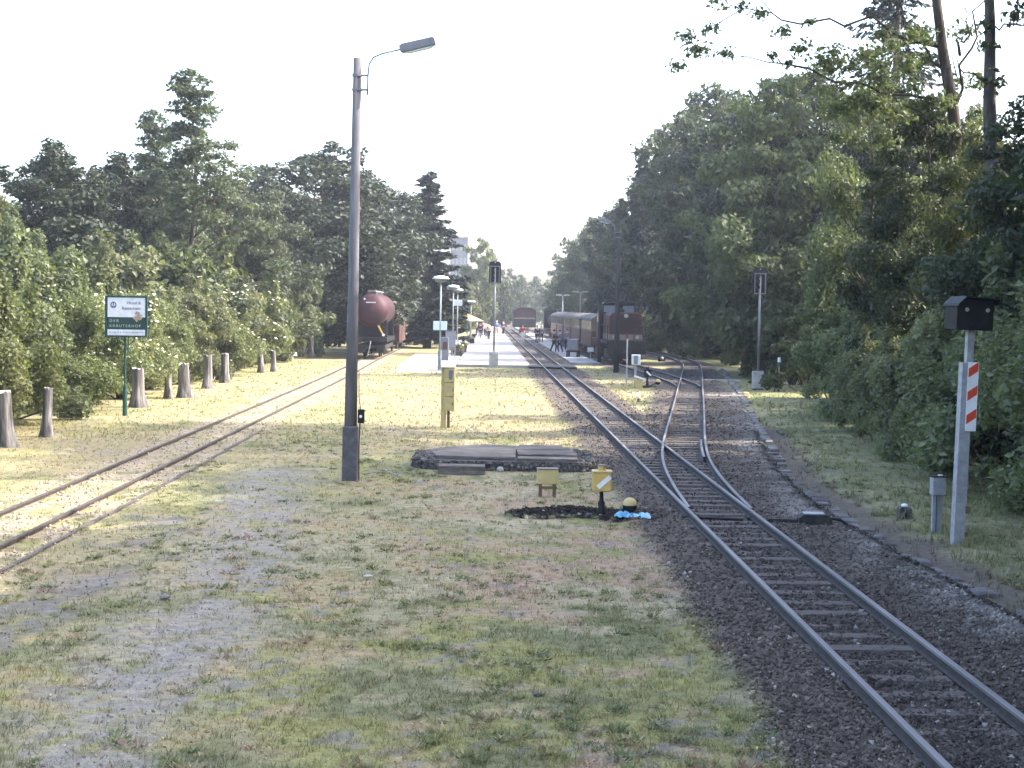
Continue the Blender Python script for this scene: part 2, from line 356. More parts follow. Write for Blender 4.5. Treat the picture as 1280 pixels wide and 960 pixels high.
def lerp3(c, d, t): return c * (1 - t[..., None]) + np.array(d) * t[..., None]
def ground_fields(x, y):
    """height, colour, grass amount and ballast amount of the station ground"""
    wob = (fbm(x * 1.1, y * 1.1, 5) - .5) * 0.9
    dm = np.abs(x - x_main(y)); db = np.abs(x - x_branch(y)); dl = np.abs(x - x_loco(y)); ds = np.abs(x - x_side(y))
    w = wob * 0.8
    b = np.maximum.reduce([1 - sstep(1.25, 1.65, dm + w), np.where(y > 25, 1 - sstep(1.25, 1.7, db + w), 0), np.where(y > 60, 1 - sstep(1.3, 1.7, dl + w), 0)])
    inL = sstep(-.22, .22, x - x_bl(y) + .12 + w * .7); inR = 1 - sstep(-.15, .15, x - x_kerb(y) + w * .2)
    near = np.where(y < 47, 1.0, 0.0) * inL * inR
    strip = np.where((y < 72) & (x > x_branch(y)), 1.0, 0) * inR
    b = np.maximum.reduce([b, near, strip])
    b = np.where(y > 150, np.maximum(b, (dm < 1.8) * 1.0), b)
    n1 = fbm(x * .35, y * .35, 1); n2 = fbm(x * .9, y * .7, 2); n3 = fbm(x * 2.6, y * 2.2, 3); n4 = fbm(x * 7, y * 6, 4, 3)
    green = np.array([0.165, 0.165, 0.082]); c = np.broadcast_to(green, x.shape + (3,)).copy()
    c = lerp3(c, (0.26, 0.245, 0.09), sstep(.43, .60, n2) * .75)                     # yellow-green moss
    dry = sstep(.43, .57, n1 * .5 + n3 * .5) * .95
    midl = sstep(-3, 2.5, x + (n1 - .5) * 3) * (1 - sstep(60, 95, y))
    dry = np.clip(dry * (0.55 + .6 * midl), 0, 1)
    c = lerp3(c, (0.32, 0.235, 0.155), dry * sstep(.40, .58, n2))                   # reddish dead stalks
    c = lerp3(c, (0.36, 0.31, 0.20), dry * (1 - sstep(.40, .58, n2)) * .9)        # straw
    rb_ = np.where(x > x_kerb(y), 1.0, 0.0) * (.45 + .5 * sstep(.4, .6, n2)); c = lerp3(c, (0.18, 0.20, 0.08), rb_ * .75)
    # mown hay between the siding and the stumps and across the middle of the yard
    hay = np.clip(np.where(x < -5.6, sstep(-13.2, -12.0, x), 0) + sstep(40, 45, y) * (1 - sstep(75, 90, y)) * sstep(-6, -4, x) * (1 - sstep(3.4, 4.6, x - (y - 50) * .02)), 0, 1)
    hay = hay * sstep(.33, .55, n3 * .6 + n1 * .4)
    c = lerp3(c, (0.25, 0.215, 0.12), hay * .8)  # hay tone lowered to soften the contrast of the sunlit ground
    grass = 1 - .6 * sstep(.55, .7, n3)
    # bare grit: the worn trail on the left, soot by the siding
    tr = path_dist(x, y, [(345, 590), (318, 640), (300, 700), (250, 770), (170, 860), (60, 990)])
    g1 = (1 - sstep(.25, 1.25, tr + (n3 - .5) * 1.6)) * sstep(.30, .55, n4 * .5 + n3 * .5)
    c = lerp3(c, (0.22, 0.205, 0.185), g1 * .9)
    tr2 = path_dist(x, y, [(205, 650), (150, 700), (60, 760), (0, 800)])
    g2 = (1 - sstep(.1, .85, tr2 + (n3 - .5) * 1.4)) * sstep(.38, .6, n4 * .4 + n2 * .6)
    c = lerp3(c, (0.12, 0.113, 0.108), g2 * .9)
    g3 = sstep(.60, .70, n4 * .55 + n2 * .45); c = lerp3(c, (0.19, 0.18, 0.165), g3 * .75)
    # the siding: pale clinker with weeds
    sb = 1 - sstep(.95, 1.35, ds + wob * .35); sb = sb * np.where(y < 140, 1, 0)
    cl = sstep(.30, .5, n3); c = lerp3(c, (0.30, 0.25, 0.185), sb * cl * .7)
    # old kerb line: dark groove with a strip of bare brown soil behind it
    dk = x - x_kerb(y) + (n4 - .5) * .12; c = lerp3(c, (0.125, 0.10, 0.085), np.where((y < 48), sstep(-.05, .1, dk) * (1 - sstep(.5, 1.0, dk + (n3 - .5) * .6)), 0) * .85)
    # dug-out soil by the hand lever
    pd = path_dist(x, y, PIT); pit = 1 - sstep(.50, .74, pd + (n4 - .5) * .45); c = lerp3(c, (0.028, 0.024, 0.021), pit)
    # grey footway across the yard in front of the platform
    fw = sstep(84, 86, y) * (1 - sstep(97, 100, y)) * sstep(-6.8, -6, x) * (1 - sstep(-3.4, -3, x)); c = lerp3(c, (0.27, 0.26, 0.25), fw * .85)
    # ballast: sooty near the rails, lighter chippings towards the old kerb
    bc = np.broadcast_to(np.array([0.086, 0.072, 0.061]), x.shape + (3,)).copy()
    lite = sstep(1.1, 2.0, x - np.where(y > 29, x_branch(y), x_main(y)) + (n2 - .5) * 1.4) * sstep(.3, .55, n3)
    bc = lerp3(bc, (0.26, 0.24, 0.215), lite * .85)
    bc = lerp3(bc, (0.125, 0.105, 0.088), sstep(.5, .66, n4) * .55)
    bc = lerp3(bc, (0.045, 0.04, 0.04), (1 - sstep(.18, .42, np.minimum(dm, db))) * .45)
    c = c * (1 - b[..., None]) + bc * b[..., None]
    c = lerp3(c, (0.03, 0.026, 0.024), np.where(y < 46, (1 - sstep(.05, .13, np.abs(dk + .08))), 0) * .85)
    grass = np.clip(grass * (1 - .8 * np.where(y < 48, sstep(-.1, .05, dk) * (1 - sstep(.4, .9, dk)), 0)) * (1 - b) * (1 - g1 * .8) * (1 - g2 * .85) * (1 - pit) * (1 - sb * cl * .75) * (1 - fw), 0, 1)
    h = (fbm(x * .5, y * .5, 9) - .5) * .08 * (1 - b) + b * (.03 + .032 * sstep(.56, .70, np.minimum(dm, np.where(y > 27, db, 9))) + (n3 - .5) * .05 + (n4 - .5) * .015) + pit * (.02 + (n4 - .45) * .14)
    h = h * (1 - sb) + sb * (.0 + (n3 - .5) * .04)
    ke = np.where(y < 75, sstep(0, 1.2, x - x_kerb(y)), 0); h = h + ke * .10
    far = sstep(200, 260, np.hypot(x, y)); h = h * (1 - far)
    return h, np.clip(c, .01, .9), grass, b

def axis(fine0, fine1, step, far0, far1, grow=1.25):
    a = list(np.arange(fine0, fine1, step)); s = step; v = a[-1]
    while v < far1: s *= grow; v += s; a.append(v)
    s = step; v = fine0
    pre = []
    while v > far0: s *= grow; v -= s; pre.append(v)
    return np.array(pre[::-1] + a)
xs = axis(-14.5, 13.0, .12, -1500, 1500)
ys = np.concatenate([axis(8.0, 50.0, .15, -250, 50.0, 1.3)[:-1], np.arange(50.2, 135, .45)]); s_ = .5; v_ = ys[-1]; ex = []
while v_ < 2600: s_ *= 1.18; v_ += s_; ex.append(v_)
ys = np.concatenate([ys[ys < 50.1], ys[ys >= 50.1], ex])
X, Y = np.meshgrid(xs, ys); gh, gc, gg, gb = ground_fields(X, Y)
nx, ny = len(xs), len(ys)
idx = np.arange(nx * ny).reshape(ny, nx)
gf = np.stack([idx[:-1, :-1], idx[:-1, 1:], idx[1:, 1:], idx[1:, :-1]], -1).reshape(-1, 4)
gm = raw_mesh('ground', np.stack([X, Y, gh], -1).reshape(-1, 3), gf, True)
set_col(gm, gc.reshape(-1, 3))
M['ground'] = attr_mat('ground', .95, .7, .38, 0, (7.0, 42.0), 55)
M['grass'] = attr_mat('grass_blades', .7, 0, .15, .3, (3.0,))
M['stones'] = attr_mat('ballast_stones', .9, .3, .3, 0, (12.0, 70.0), 90)
kind(link('ground', gm, M['ground']), 'structure')

# ------------------------------------------------------------------ grass, chippings
rng = np.random.default_rng(7)
def scatter(n, y0, y1, x0, x1, power=1.7):
    u = rng.random(n); y = (y0 ** (1 - power) + u * (y1 ** (1 - power) - y0 ** (1 - power))) ** (1 / (1 - power))
    lim0 = np.maximum(x0, -.36 * y - 1.0); lim1 = np.minimum(x1, .36 * y + 1.0)
    return lim0 + (lim1 - lim0) * rng.random(n), y
def grass_sheet(n, y0, y1, x0, x1, hgt, wid, nb):
    x, y = scatter(n, y0, y1, x0, x1)
    h, c, g, b = ground_fields(x, y)
    keep = (rng.random(n) < g * (.35 + .65 * fbm(x * 3, y * 3, 31, 2) * 1.5)); x, y, h, c = x[keep], y[keep], h[keep], c[keep]; m = len(x)
    x = np.repeat(x, nb) + rng.normal(0, .022, m * nb); y = np.repeat(y, nb) + rng.normal(0, .022, m * nb); h = np.repeat(h, nb)
    k = m * nb; a = rng.random(k) * 6.283; sc = 1 + y / 45.0
    H = hgt * (.4 + .9 * rng.random(k)) * np.repeat(.5 + 1.1 * rng.random(m), nb); W = wid * (.6 + .8 * rng.random(k)) * sc
    lx, ly = rng.normal(0, .5, k) * H, rng.normal(0, .5, k) * H
    dx, dy = np.cos(a) * W / 2, np.sin(a) * W / 2
    V = np.empty((k, 3, 3)); V[:, 0] = np.stack([x - dx, y - dy, h - .01], -1); V[:, 1] = np.stack([x + dx, y + dy, h - .01], -1); V[:, 2] = np.stack([x + lx, y + ly, h + H], -1)
    cc = np.repeat(c, nb, 0) * (.8 + .55 * rng.random((k, 1))) * np.array([1.02, 1.02, .92])
    cc = np.where(rng.random((k, 1)) < .2, cc * .5 + np.array([.42, .36, .23]) * .5, cc)
    return V.reshape(-1, 3), np.arange(k * 3).reshape(-1, 3), np.repeat(cc, 3, 0)
def stack(parts):
    V, F, C, o = [], [], [], 0
    for v, f, c in parts: V.append(v); F.append(f + o); C.append(c); o += len(v)
    return np.concatenate(V), np.concatenate(F), np.concatenate(C)
def weeds(n, y0, y1, x0, x1):
    x, y = scatter(n, y0, y1, x0, x1, 1.4); h, c, g, b = ground_fields(x, y); keep = (g > .35) & (fbm(x * .6, y * .6, 77, 2) > .45); x, y, h = x[keep], y[keep], h[keep]; m = len(x); nb = 26; k = m * nb
    sz = np.repeat(.3 + .75 * rng.random(m) ** 2, nb); a = rng.random(k) * 6.283; rr_ = rng.random(k) ** .6 * .13 * sz
    px_, py_ = np.repeat(x, nb) + np.cos(a) * rr_, np.repeat(y, nb) + np.sin(a) * rr_; H = .06 * sz * (.5 + .8 * rng.random(k)); W = .016 * sz * (.6 + .8 * rng.random(k))
    lx, ly = np.cos(a) * H * .8, np.sin(a) * H * .8; h = np.repeat(h, nb)
    V = np.empty((k, 3, 3)); V[:, 0] = np.stack([px_ - np.sin(a) * W, py_ + np.cos(a) * W, h + H * .35], -1); V[:, 1] = np.stack([px_ + np.sin(a) * W, py_ - np.cos(a) * W, h + H * .35], -1); V[:, 2] = np.stack([px_ + lx, py_ + ly, h + H], -1)
    base = np.array([[.12, .145, .062], [.15, .17, .07], [.20, .20, .085], [.32, .27, .17], [.24, .16, .11]])[rng.choice(5, m, p=[.3, .25, .2, .15, .1])]
    return V.reshape(-1, 3), np.arange(k * 3).reshape(-1, 3), np.repeat(np.repeat(base, nb, 0) * (.75 + .5 * rng.random((k, 1))), 3, 0)
V, F, C = stack([weeds(4200, 10.5, 44, -7, 4.2), weeds(1500, 18, 60, 5, 13), grass_sheet(42000, 10.5, 46, -14, 4.5, .044, .008, 5), grass_sheet(9000, 40, 100, -14, 6, .07, .012, 4), grass_sheet(9000, 17, 75, 4, 14, .11, .011, 6)])
gr = raw_mesh('grass', V, F); set_col(gr, C)
kind(link('grass', gr, M['grass']), 'stuff')
OCT = np.array([(1, 0, 0), (0, 1, 0), (-1, 0, 0), (0, -1, 0), (0, 0, 1), (0, 0, -1)], float)
OF = np.array([(0, 1, 4), (1, 2, 4), (2, 3, 4), (3, 0, 4), (1, 0, 5), (2, 1, 5), (3, 2, 5), (0, 3, 5)])
def stones(n, y0, y1, x0, x1, s0, s1, sel, tint=1.0, power=1.7):
    x, y = scatter(n, y0, y1, x0, x1, power); h, c, g, b = ground_fields(x, y)
    keep = sel(x, y, g, b); x, y, h, c = x[keep], y[keep], h[keep], c[keep]; m = len(x)
    sc = (s0 + (s1 - s0) * rng.random(m) ** 2)[:, None, None] * (.6 + .7 * rng.random((m, 6, 1))) * .5
    P = OCT[None] * sc * np.array([1, 1, .8]); q = rng.normal(size=(m, 4)); q /= np.linalg.norm(q, axis=1)[:, None]
    w, i, j, k = q.T
    Rm = np.stack([1 - 2 * (j * j + k * k), 2 * (i * j - k * w), 2 * (i * k + j * w), 2 * (i * j + k * w), 1 - 2 * (i * i + k * k), 2 * (j * k - i * w), 2 * (i * k - j * w), 2 * (j * k + i * w), 1 - 2 * (i * i + j * j)], -1).reshape(m, 3, 3)
    P = np.einsum('nab,nkb->nka', Rm, P) + np.stack([x, y, h + .008], -1)[:, None]
    cc = c * (.65 + .95 * rng.random((m, 1)) ** 1.3) * tint
    cc = np.where(rng.random((m, 1)) < .018, np.array([.30, .28, .26]), cc)
    return P.reshape(-1, 3), (OF[None] + (np.arange(m) * 6)[:, None, None]).reshape(-1, 3), np.repeat(cc, 6, 0)
def on_ballast(x, y, g, b): return (b > .55 - .4 * rng.random(len(x))) & (np.abs(np.abs(x - x_main(y)) - .53) > .05)
V, F, C = stack([stones(46000, 10.5, 50, 1.0, 13, .03, .085, on_ballast), stones(6000, 45, 95, 1.0, 14, .05, .12, on_ballast)])
kind(link('ballast_stones', (lambda me: (set_col(me, C), me)[1])(raw_mesh('ballast_stones', V, F)), M['stones']), 'stuff')
def on_side(x, y, g, b): return (np.abs(x - x_side(y)) < 1.3) & (g < .6)
def on_grit(x, y, g, b): return (g < .42) & (b < .3) & (x > -6.6)
V, F, C = stack([stones(9000, 18, 75, -11, -5.5, .03, .09, on_side, 1.15), stones(9000, 10.5, 45, -6.6, 4, .015, .05, on_grit, 1.1), stones(26000, 24.5, 29, -1.5, 3.5, .04, .11, lambda x, y, g, b: path_dist(x, y, PIT) < .6, .9)])
kind(link('grit', (lambda me: (set_col(me, C), me)[1])(raw_mesh('grit', V, F)), M['stones']), 'stuff')

# ------------------------------------------------------------------ tracks
RAILP = [(-.055, 0), (.055, 0), (.055, .012), (.009, .025), (.009, .082), (.031, .09), (.031, .118), (.024, .124), (-.024, .124), (-.031, .118), (-.031, .09), (-.009, .082), (-.009, .025), (-.055, .012)]
def rail(fx, off, y0, y1, z, parent, side, top, step=.8):
    n = max(3, int((y1 - y0) / step)); yy = np.linspace(y0, y1, n); xx = fx(yy); dx = np.gradient(xx, yy)
    nx_, ny_ = 1 / np.sqrt(1 + dx * dx), -dx / np.sqrt(1 + dx * dx)
    k = len(RAILP); V = np.empty((n, k, 3))
    for j, (a, b) in enumerate(RAILP):
        V[:, j] = np.stack([xx + nx_ * (off + a), yy + ny_ * (off + a), np.full(n, z + b)], -1)
    F = []; mi = []
    for i in range(n - 1):
        for j in range(k):
            F.append((i * k + j, i * k + (j + 1) % k, (i + 1) * k + (j + 1) % k, (i + 1) * k + j)); mi.append(1 if j in (7, 8, 9) else 0)
    me = raw_mesh('rail', V.reshape(-1, 3), np.array(F), False, np.array(mi))
    return link('rail', me, [side, top], parent)
def sleepers(fx, y0, n, parent, half=.86, z=.050, right=None, far_to=None, cover=0.0):
    rg = random.Random(int(y0 * 10) + n); y = y0
    far = MB()
    def one(mb, y, c):
        x = float(fx(y)); l, r = x - half, (float(right(y)) + half if right else x + half)
        sl = float(fx(y + .5) - fx(y - .5)); rot = Matrix.Rotation(-math.atan(sl) + rg.uniform(-.012, .012), 3, 'Z')
        zz = z - .02 + rg.uniform(-.012, .004)
        w = .115
        mb.prism([(-w, -.10), (w, -.10), (w, .012), (w - .015, .02), (-w + .015, .02), (-w, .012)], -(r - l) / 2, (r - l) / 2, 'x')
        k = 12; q = mb.v[-k:]
        mb.v[-k:] = [tuple(rot @ Vector(v) + Vector(c((l + r) / 2, y, zz))) for v in q]
    for i in range(n):
        mb = MB(); one(mb, y, lambda a, b, c: (0, 0, 0))
        x = float(fx(y)); xm = (x - half + (float(right(y)) + half if right else x + half)) / 2
        part('sleeper', mb, M['sleeper'], parent, loc=(xm, y, z - .02 + rg.uniform(-.014, .006))); y += .66 + rg.uniform(-.02, .02)
    if far_to:
        while y < far_to: one(far, y, lambda a, b, c: (a, b, c)); y += .66
        kind(part('sleepers', far, M['sleeper'], parent), 'stuff')
def track(name, label): return tag(bpy.data.objects.new(name, None), label, 'railway track')
def new_track(label):
    o = bpy.data.objects.new('railway_track', None); col.objects.link(o); return tag(o, label, 'railway track')
ZR = .052
YT = 27.0
t = new_track('main railway track with polished rails running from the lower right corner to the distant platforms')
rail(x_main, -.53, 6, 260, ZR, t, M['rail_rust'], M['steel_top'])
rail(x_main, .53, 6, YT, ZR, t, M['rail_rust'], M['steel_top'])
yb = YT
while float(x_branch(yb) - x_main(yb)) < .03: yb += .1
rail(x_main, .53, yb, 260, ZR - .005, t, M['rail_rust'], M['steel_top'])
sleepers(x_main, 9.2, 27, t)
sleepers(x_main, 27.1, 26, t, right=x_branch)
sleepers(x_main, 44.3, 45, t, far_to=150)
t = new_track('diverging railway track curving right from the switch in front of the hand lever')
rail(x_branch, .53, YT, 150, ZR, t, M['rail_rust'], M['steel_top'])
rail(x_branch, -.53, yb, 150, ZR + .003, t, M['rail_rust'], M['steel_top'])
sleepers(x_branch, 44.6, 60, t, far_to=140)
t = new_track('railway track leading under the dark red locomotive and its coaches')
yl = 66.0
while float(x_branch(yl) - x_loco(yl)) < .09: yl += .2
rail(x_loco, -.53, yl, 260, ZR + .006, t, M['rail_rust'], M['steel_top'])
rail(x_loco, .53, yl, 260, ZR + .006, t, M['rail_rust'], M['steel_top'])
sleepers(x_loco, yl + 8, 40, t)
t = new_track('overgrown rusty siding on the left leading to the red tank wagon')
rail(x_side, -.53, 12, 180, -.045, t, M['old_rail'], M['old_rail']); rail(x_side, .53, 12, 180, -.045, t, M['old_rail'], M['old_rail'])
sleepers(x_side, 18, 95, t, z=-.03, half=.8, far_to=140)
# check rails beside the crossing frog
for fx, off, y0, y1, lab in ((x_branch, .53 - .11, 36.5, 41.5, 'short check rail inside the right rail of the diverging track'),):
    o = rail(fx, off, y0, y1, ZR - .004, None, M['rail_rust'], M['steel_top']); o.name = 'check_rail'; tag(o, lab, 'rail')
# board along the near side of the siding
b = MB(); yy = np.arange(16, 44, 2.0)
for y in yy:
    if 20 <= y: b.box((float(x_side(y + 1)) + 1.12 + random.uniform(-.03, .03), y + 1, -.02), (.06, 1.97, .11))
kind_ = tag(link('edging_board', b.mesh('edging_board'), M['sleeper']), 'dark timber edging board along the near side of the left siding', 'edging')
# old kerb of the loading road: rough stones along the right edge of the ballast
rg = random.Random(3); kp = [G(a, b_) for a, b_ in KERB]; acc = 0; ks = []
for a, c in zip(kp[:-1], kp[1:]):
    L_ = (c - a).length; d = 0
    while d < L_: q = a + (c - a) * (d / L_); ks.append((q, math.atan2((c - a).y, (c - a).x))); d += .82 if q.y > 38 else .6
b = MB()
for q, an in ks:
    if rg.random() < .12: continue
    nr = q.y < 40
    if nr and rg.random() < .25: continue
    b.mi = 0 if nr else 1
    b.box((q.x + .12 + rg.uniform(-.05, .05), q.y, (-.045 if nr else .0) + rg.uniform(-.03, .02)), ((.50 if nr else .78) + rg.uniform(-.08, .05), .24 + rg.uniform(-.05, .08), .20), Matrix.Rotation(an + rg.uniform(-.08, .08), 3, 'Z') @ Matrix.Rotation(rg.uniform(-.08, .08), 3, 'X'), .9)
M['kerb'] = mat('kerb_stone', (0.15, 0.14, 0.14), .9, 0, .4, 3, bump=.6, bscale=25, c2=(0.08, 0.07, 0.065))
M['pale_kerb'] = mat('pale_kerb', (0.20, 0.185, 0.17), .9, 0, .35, 3, bump=.6, bscale=25, c2=(0.115, 0.103, 0.094))
kind(link('kerb', b.mesh('kerb'), [M['kerb'], M['pale_kerb']], bevel=.02), 'structure')

# ------------------------------------------------------------------ platforms
def sheet(name, lft, rgt, y0, y1, h, m, n=30, jit=0):
    yy = np.linspace(y0, y1, n); b = MB()
    for i in range(n - 1):
        a0, a1 = float(lft(yy[i])), float(lft(yy[i + 1])); b0, b1 = float(rgt(yy[i])), float(rgt(yy[i + 1]))
        o = len(b.v); b.v += [(a0, yy[i], h), (b0, yy[i], h), (b1, yy[i + 1], h), (a1, yy[i + 1], h), (a0, yy[i], -.1), (b0, yy[i], -.1), (b1, yy[i + 1], -.1), (a1, yy[i + 1], -.1)]
        fs = [(0, 1, 2, 3), (0, 3, 7, 4), (1, 5, 6, 2)] + ([(0, 4, 5, 1)] if i == 0 else []) + ([(3, 2, 6, 7)] if i == n - 2 else [])
        for f in fs: b.f.append([o + k for k in f]); b.m.append(0); b.sm.append(False)
    return kind(link(name, b.mesh(name), m), 'structure')
pl_l = G(577, 459); pl_r = G(662, 460)
sheet('platform', lambda y: x_main(y) - 1.45 - 4.1 + (y - 93) * .004, lambda y: x_main(y) - 1.25, 93.5, 290, .16, M['paving'])
sheet('platform', lambda y: x_main(y) + 1.5, lambda y: x_loco(y) - 1.5, 100, 290, .15, M['paving'])
sheet('footpath', lambda y: x_main(y) - 9.0, lambda y: x_main(y) - 5.6, 93, 118, .035, M['concrete'], 8)
cp = thing('level_crossing', 'dark boarded crossing between the rails of the main track at the platform end', 'crossing', (float(x_main(93)), 93, 0), math.atan(-.019) * -1)
for x_, w_ in ((0, .9), (-.98, .75), (.98, .75)): part('board_panel', MB().box((x_, 0, .11), (w_, 3.2, .11)), M['dark'], cp, bevel=.01)
# ------------------------------------------------------------------ vegetation
def leaf_cloud(rg, C, Rd, n, size, up=.45, flat=.55, shell=.33, asp=.55):
    """n small leaf faces spread through ellipsoidal clumps (centres C, radii Rd), denser towards each clump's outside"""
    w = np.prod(Rd, 1) ** .62; k = rg.choice(len(C), n, p=w / w.sum())
    d = rg.normal(size=(n, 3)); d /= np.linalg.norm(d, axis=1)[:, None]
    r = rg.random(n) ** shell
    P = C[k] + d * r[:, None] * Rd[k] * (.88 + .24 * rg.random((n, 1)))
    nrm = d * .55 + np.array([0, 0, up]) + rg.normal(size=(n, 3)) * flat; nrm /= np.linalg.norm(nrm, axis=1)[:, None]
    a = rg.normal(size=(n, 3)); a[:, 2] -= .5; t = a - nrm * (a * nrm).sum(1)[:, None]; t /= np.linalg.norm(t, axis=1)[:, None]
    b = np.cross(nrm, t); s = size * (.45 + 1.35 * rg.random((n, 1)) ** 1.8)
    V = np.stack([P - t * s * .5, P + b * s * asp * .5 - t * s * .08, P + t * s * .5 - nrm * s * .12, P - b * s * asp * .5 - t * s * .08], 1)
    return V.reshape(-1, 3)
def quads(V, name): return raw_mesh(name, V, np.arange(len(V)).reshape(-1, 4))
def broadleaf(seed, H, Rm, n, size, z0=.14, mid=.45, nl=30, sub=4, conic=0.0, cl=(.55, 1.25), trunk_r=.2, shell=.33):
    rg = np.random.default_rng(seed); rr = random.Random(seed); mb = MB(); mb.smooth = True
    ax = []; lx = ly = 0
    for i in range(9):
        z = H * .92 * i / 8; ax.append(Vector((lx, ly, z - (.15 if i == 0 else 0)))); lx += rr.gauss(0, H * .010); ly += rr.gauss(0, H * .010)
    tr = [trunk_r * (1.35 if i == 0 else 1 - .85 * i / 8) for i in range(9)]
    mb.tube(ax, tr, 9)
    def axp(z):
        f = max(0, min(7.999, z / (H * .92) * 8)); i = int(f); return ax[i].lerp(ax[i + 1], f - i)
    def rad(t):
        e = (t - mid) / (1 - mid) if t > mid else (mid - t) / (mid - z0 + 1e-3)
        base = math.sqrt(max(0, 1 - e * e)) if not conic or t < mid else (1 - e) ** (1 - .35 * (1 - conic)) * .98
        return Rm * max(.06, base)
    C, Rd = [], []; lob = [1 + .28 * rr.uniform(-1, 1) for _ in range(9)]
    for i in range(nl):
        t = z0 + (1 - z0) * ((i + rr.random()) / nl) ** .9; a = i * 2.4 + rr.uniform(-.4, .4)
        lb = lob[int((a % 6.283) / 6.284 * 9)]; r = rad(t) * lb * rr.uniform(.55, 1.05); z = t * H
        tip = axp(min(z, H * .9)) + Vector((math.cos(a) * r, math.sin(a) * r, 0)); tip.z = z
        st = axp(max(H * z0 * .7, z - r * rr.uniform(.55, .95))); md = st.lerp(tip, .5) + Vector((0, 0, r * .06))
        rad0 = max(.02, trunk_r * .38 * (1 - t * .7))
        mb.tube([st, md, tip], [rad0, rad0 * .6, rad0 * .2], 5)
        for k in range(sub):
            f = rr.uniform(.45, 1.08); p = st.lerp(tip, f) + Vector((rr.gauss(0, .16), rr.gauss(0, .16), rr.gauss(0, .12))) * (Rm * .55)
            q = rr.uniform(*cl) * (Rm / 4.0) ** .5 * (1 - .45 * max(0, t - .6) / .4)
            C.append(p); Rd.append((q, q, q * rr.uniform(.45, .75)))
            if k < 2: mb.tube([st.lerp(tip, .55), p], [rad0 * .4, rad0 * .12], 4)
    V = leaf_cloud(rg, np.array([tuple(c) for c in C]), np.array(Rd), n, size, shell=shell)
    V[:, 2] = np.maximum(V[:, 2], .05)
    return mb.mesh('trunk'), quads(V, 'crown')
def conifer(seed, H, Rm, per, sz, z0=.06, step=.42, droop=.35):
    rg = np.random.default_rng(seed); rr = random.Random(seed); mb = MB(); mb.smooth = True
    mb.tube([(0, 0, -.1), (0, 0, H * .5), (0.05, 0, H)], [H * .016, H * .01, .015], 8); Vs = []
    z = H * z0
    while z < H * .99:
        t = z / H; L = Rm * (1 - t) ** .66 * (1.0 if t > .12 else .8) + .12; nb = int(5 + 5 * (1 - t))
        for k in range(nb):
            a = rr.random() * 6.283; l = L * rr.uniform(.6, 1.12); d = np.array([math.cos(a), math.sin(a), 0]); s = np.array([-d[1], d[0], 0])
            m = max(6, int(per * l / Rm)); f = rg.random(m) ** .7
            P = np.array([0, 0, z + rr.uniform(-.15, .15)]) + d * (f * l)[:, None]; P[:, 2] += -droop * l * f ** 1.5 + .22 * l * f ** 4
            e = P[0] * 0 + np.array([0, 0, z]) + d * l; e[2] -= .16 * l
            if k % 2 == 0: mb.tube([(0, 0, z), tuple(e)], [.025 * (1 - t) + .008, .006], 4)
            side = rg.normal(size=(m, 1)) * (.20 * l * (1.15 - f))[:, None]; P += s * side; P += rg.normal(size=(m, 3)) * .05
            t_ = d * .6 + s * np.sign(side) * rg.random((m, 1)) * .9 + np.array([0, 0, -.35]) + rg.normal(size=(m, 3)) * .3; t_ /= np.linalg.norm(t_, axis=1)[:, None]
            nn = np.array([0, 0, 1.0]) + rg.normal(size=(m, 3)) * .6; b = np.cross(nn, t_); b /= np.linalg.norm(b, axis=1)[:, None]
            q = sz * (.6 + .8 * rg.random((m, 1)))
            Vs.append(np.stack([P - t_ * q * .5, P + b * q * .17, P + t_ * q * .5, P - b * q * .17], 1).reshape(-1, 3))
        z += step * (1 - .45 * t) * rr.uniform(.8, 1.2)
    return mb.mesh('trunk'), quads(np.concatenate(Vs), 'crown')
def bush(seed, H, Rm, n, size, lobes=26, cl=(.35, .75)):
    rg = np.random.default_rng(seed); rr = random.Random(seed); mb = MB(); mb.smooth = True; C, Rd = [], []
    for i in range(lobes):
        a = i * 2.4; f = (i + .5) / lobes; z = H * (.10 + .84 * rr.random() ** .9); r = Rm * math.sqrt(max(.05, 1 - (z / H - .22) ** 2 / .68)) * rr.uniform(.45, 1.0)
        p = Vector((math.cos(a) * r, math.sin(a) * r, z)); q = rr.uniform(*cl) * (H / 4) ** .6
        C.append(p); Rd.append((q, q, q * rr.uniform(.6, 1.05)))
        if i % 2 == 0: mb.tube([(rr.uniform(-.2, .2), rr.uniform(-.2, .2), -.1), tuple(p * .55 + Vector((0, 0, z * .15))), tuple(p)], [.04, .025, .008], 5)
    for i in range(7):      # loose upright shoots
        a = rr.random() * 6.28; r = Rm * rr.uniform(.1, .7); z = H * rr.uniform(.75, 1.12)
        for k in range(3): C.append(Vector((math.cos(a) * r, math.sin(a) * r, z * (.8 + .1 * k)))); Rd.append((.22, .22, .35))
    V = leaf_cloud(rg, np.array([tuple(c) for c in C]), np.array(Rd), n, size, shell=.45)
    V[:, 2] = np.abs(V[:, 2]) + .03
    return mb.mesh('stem'), quads(V, 'foliage'), C, Rd
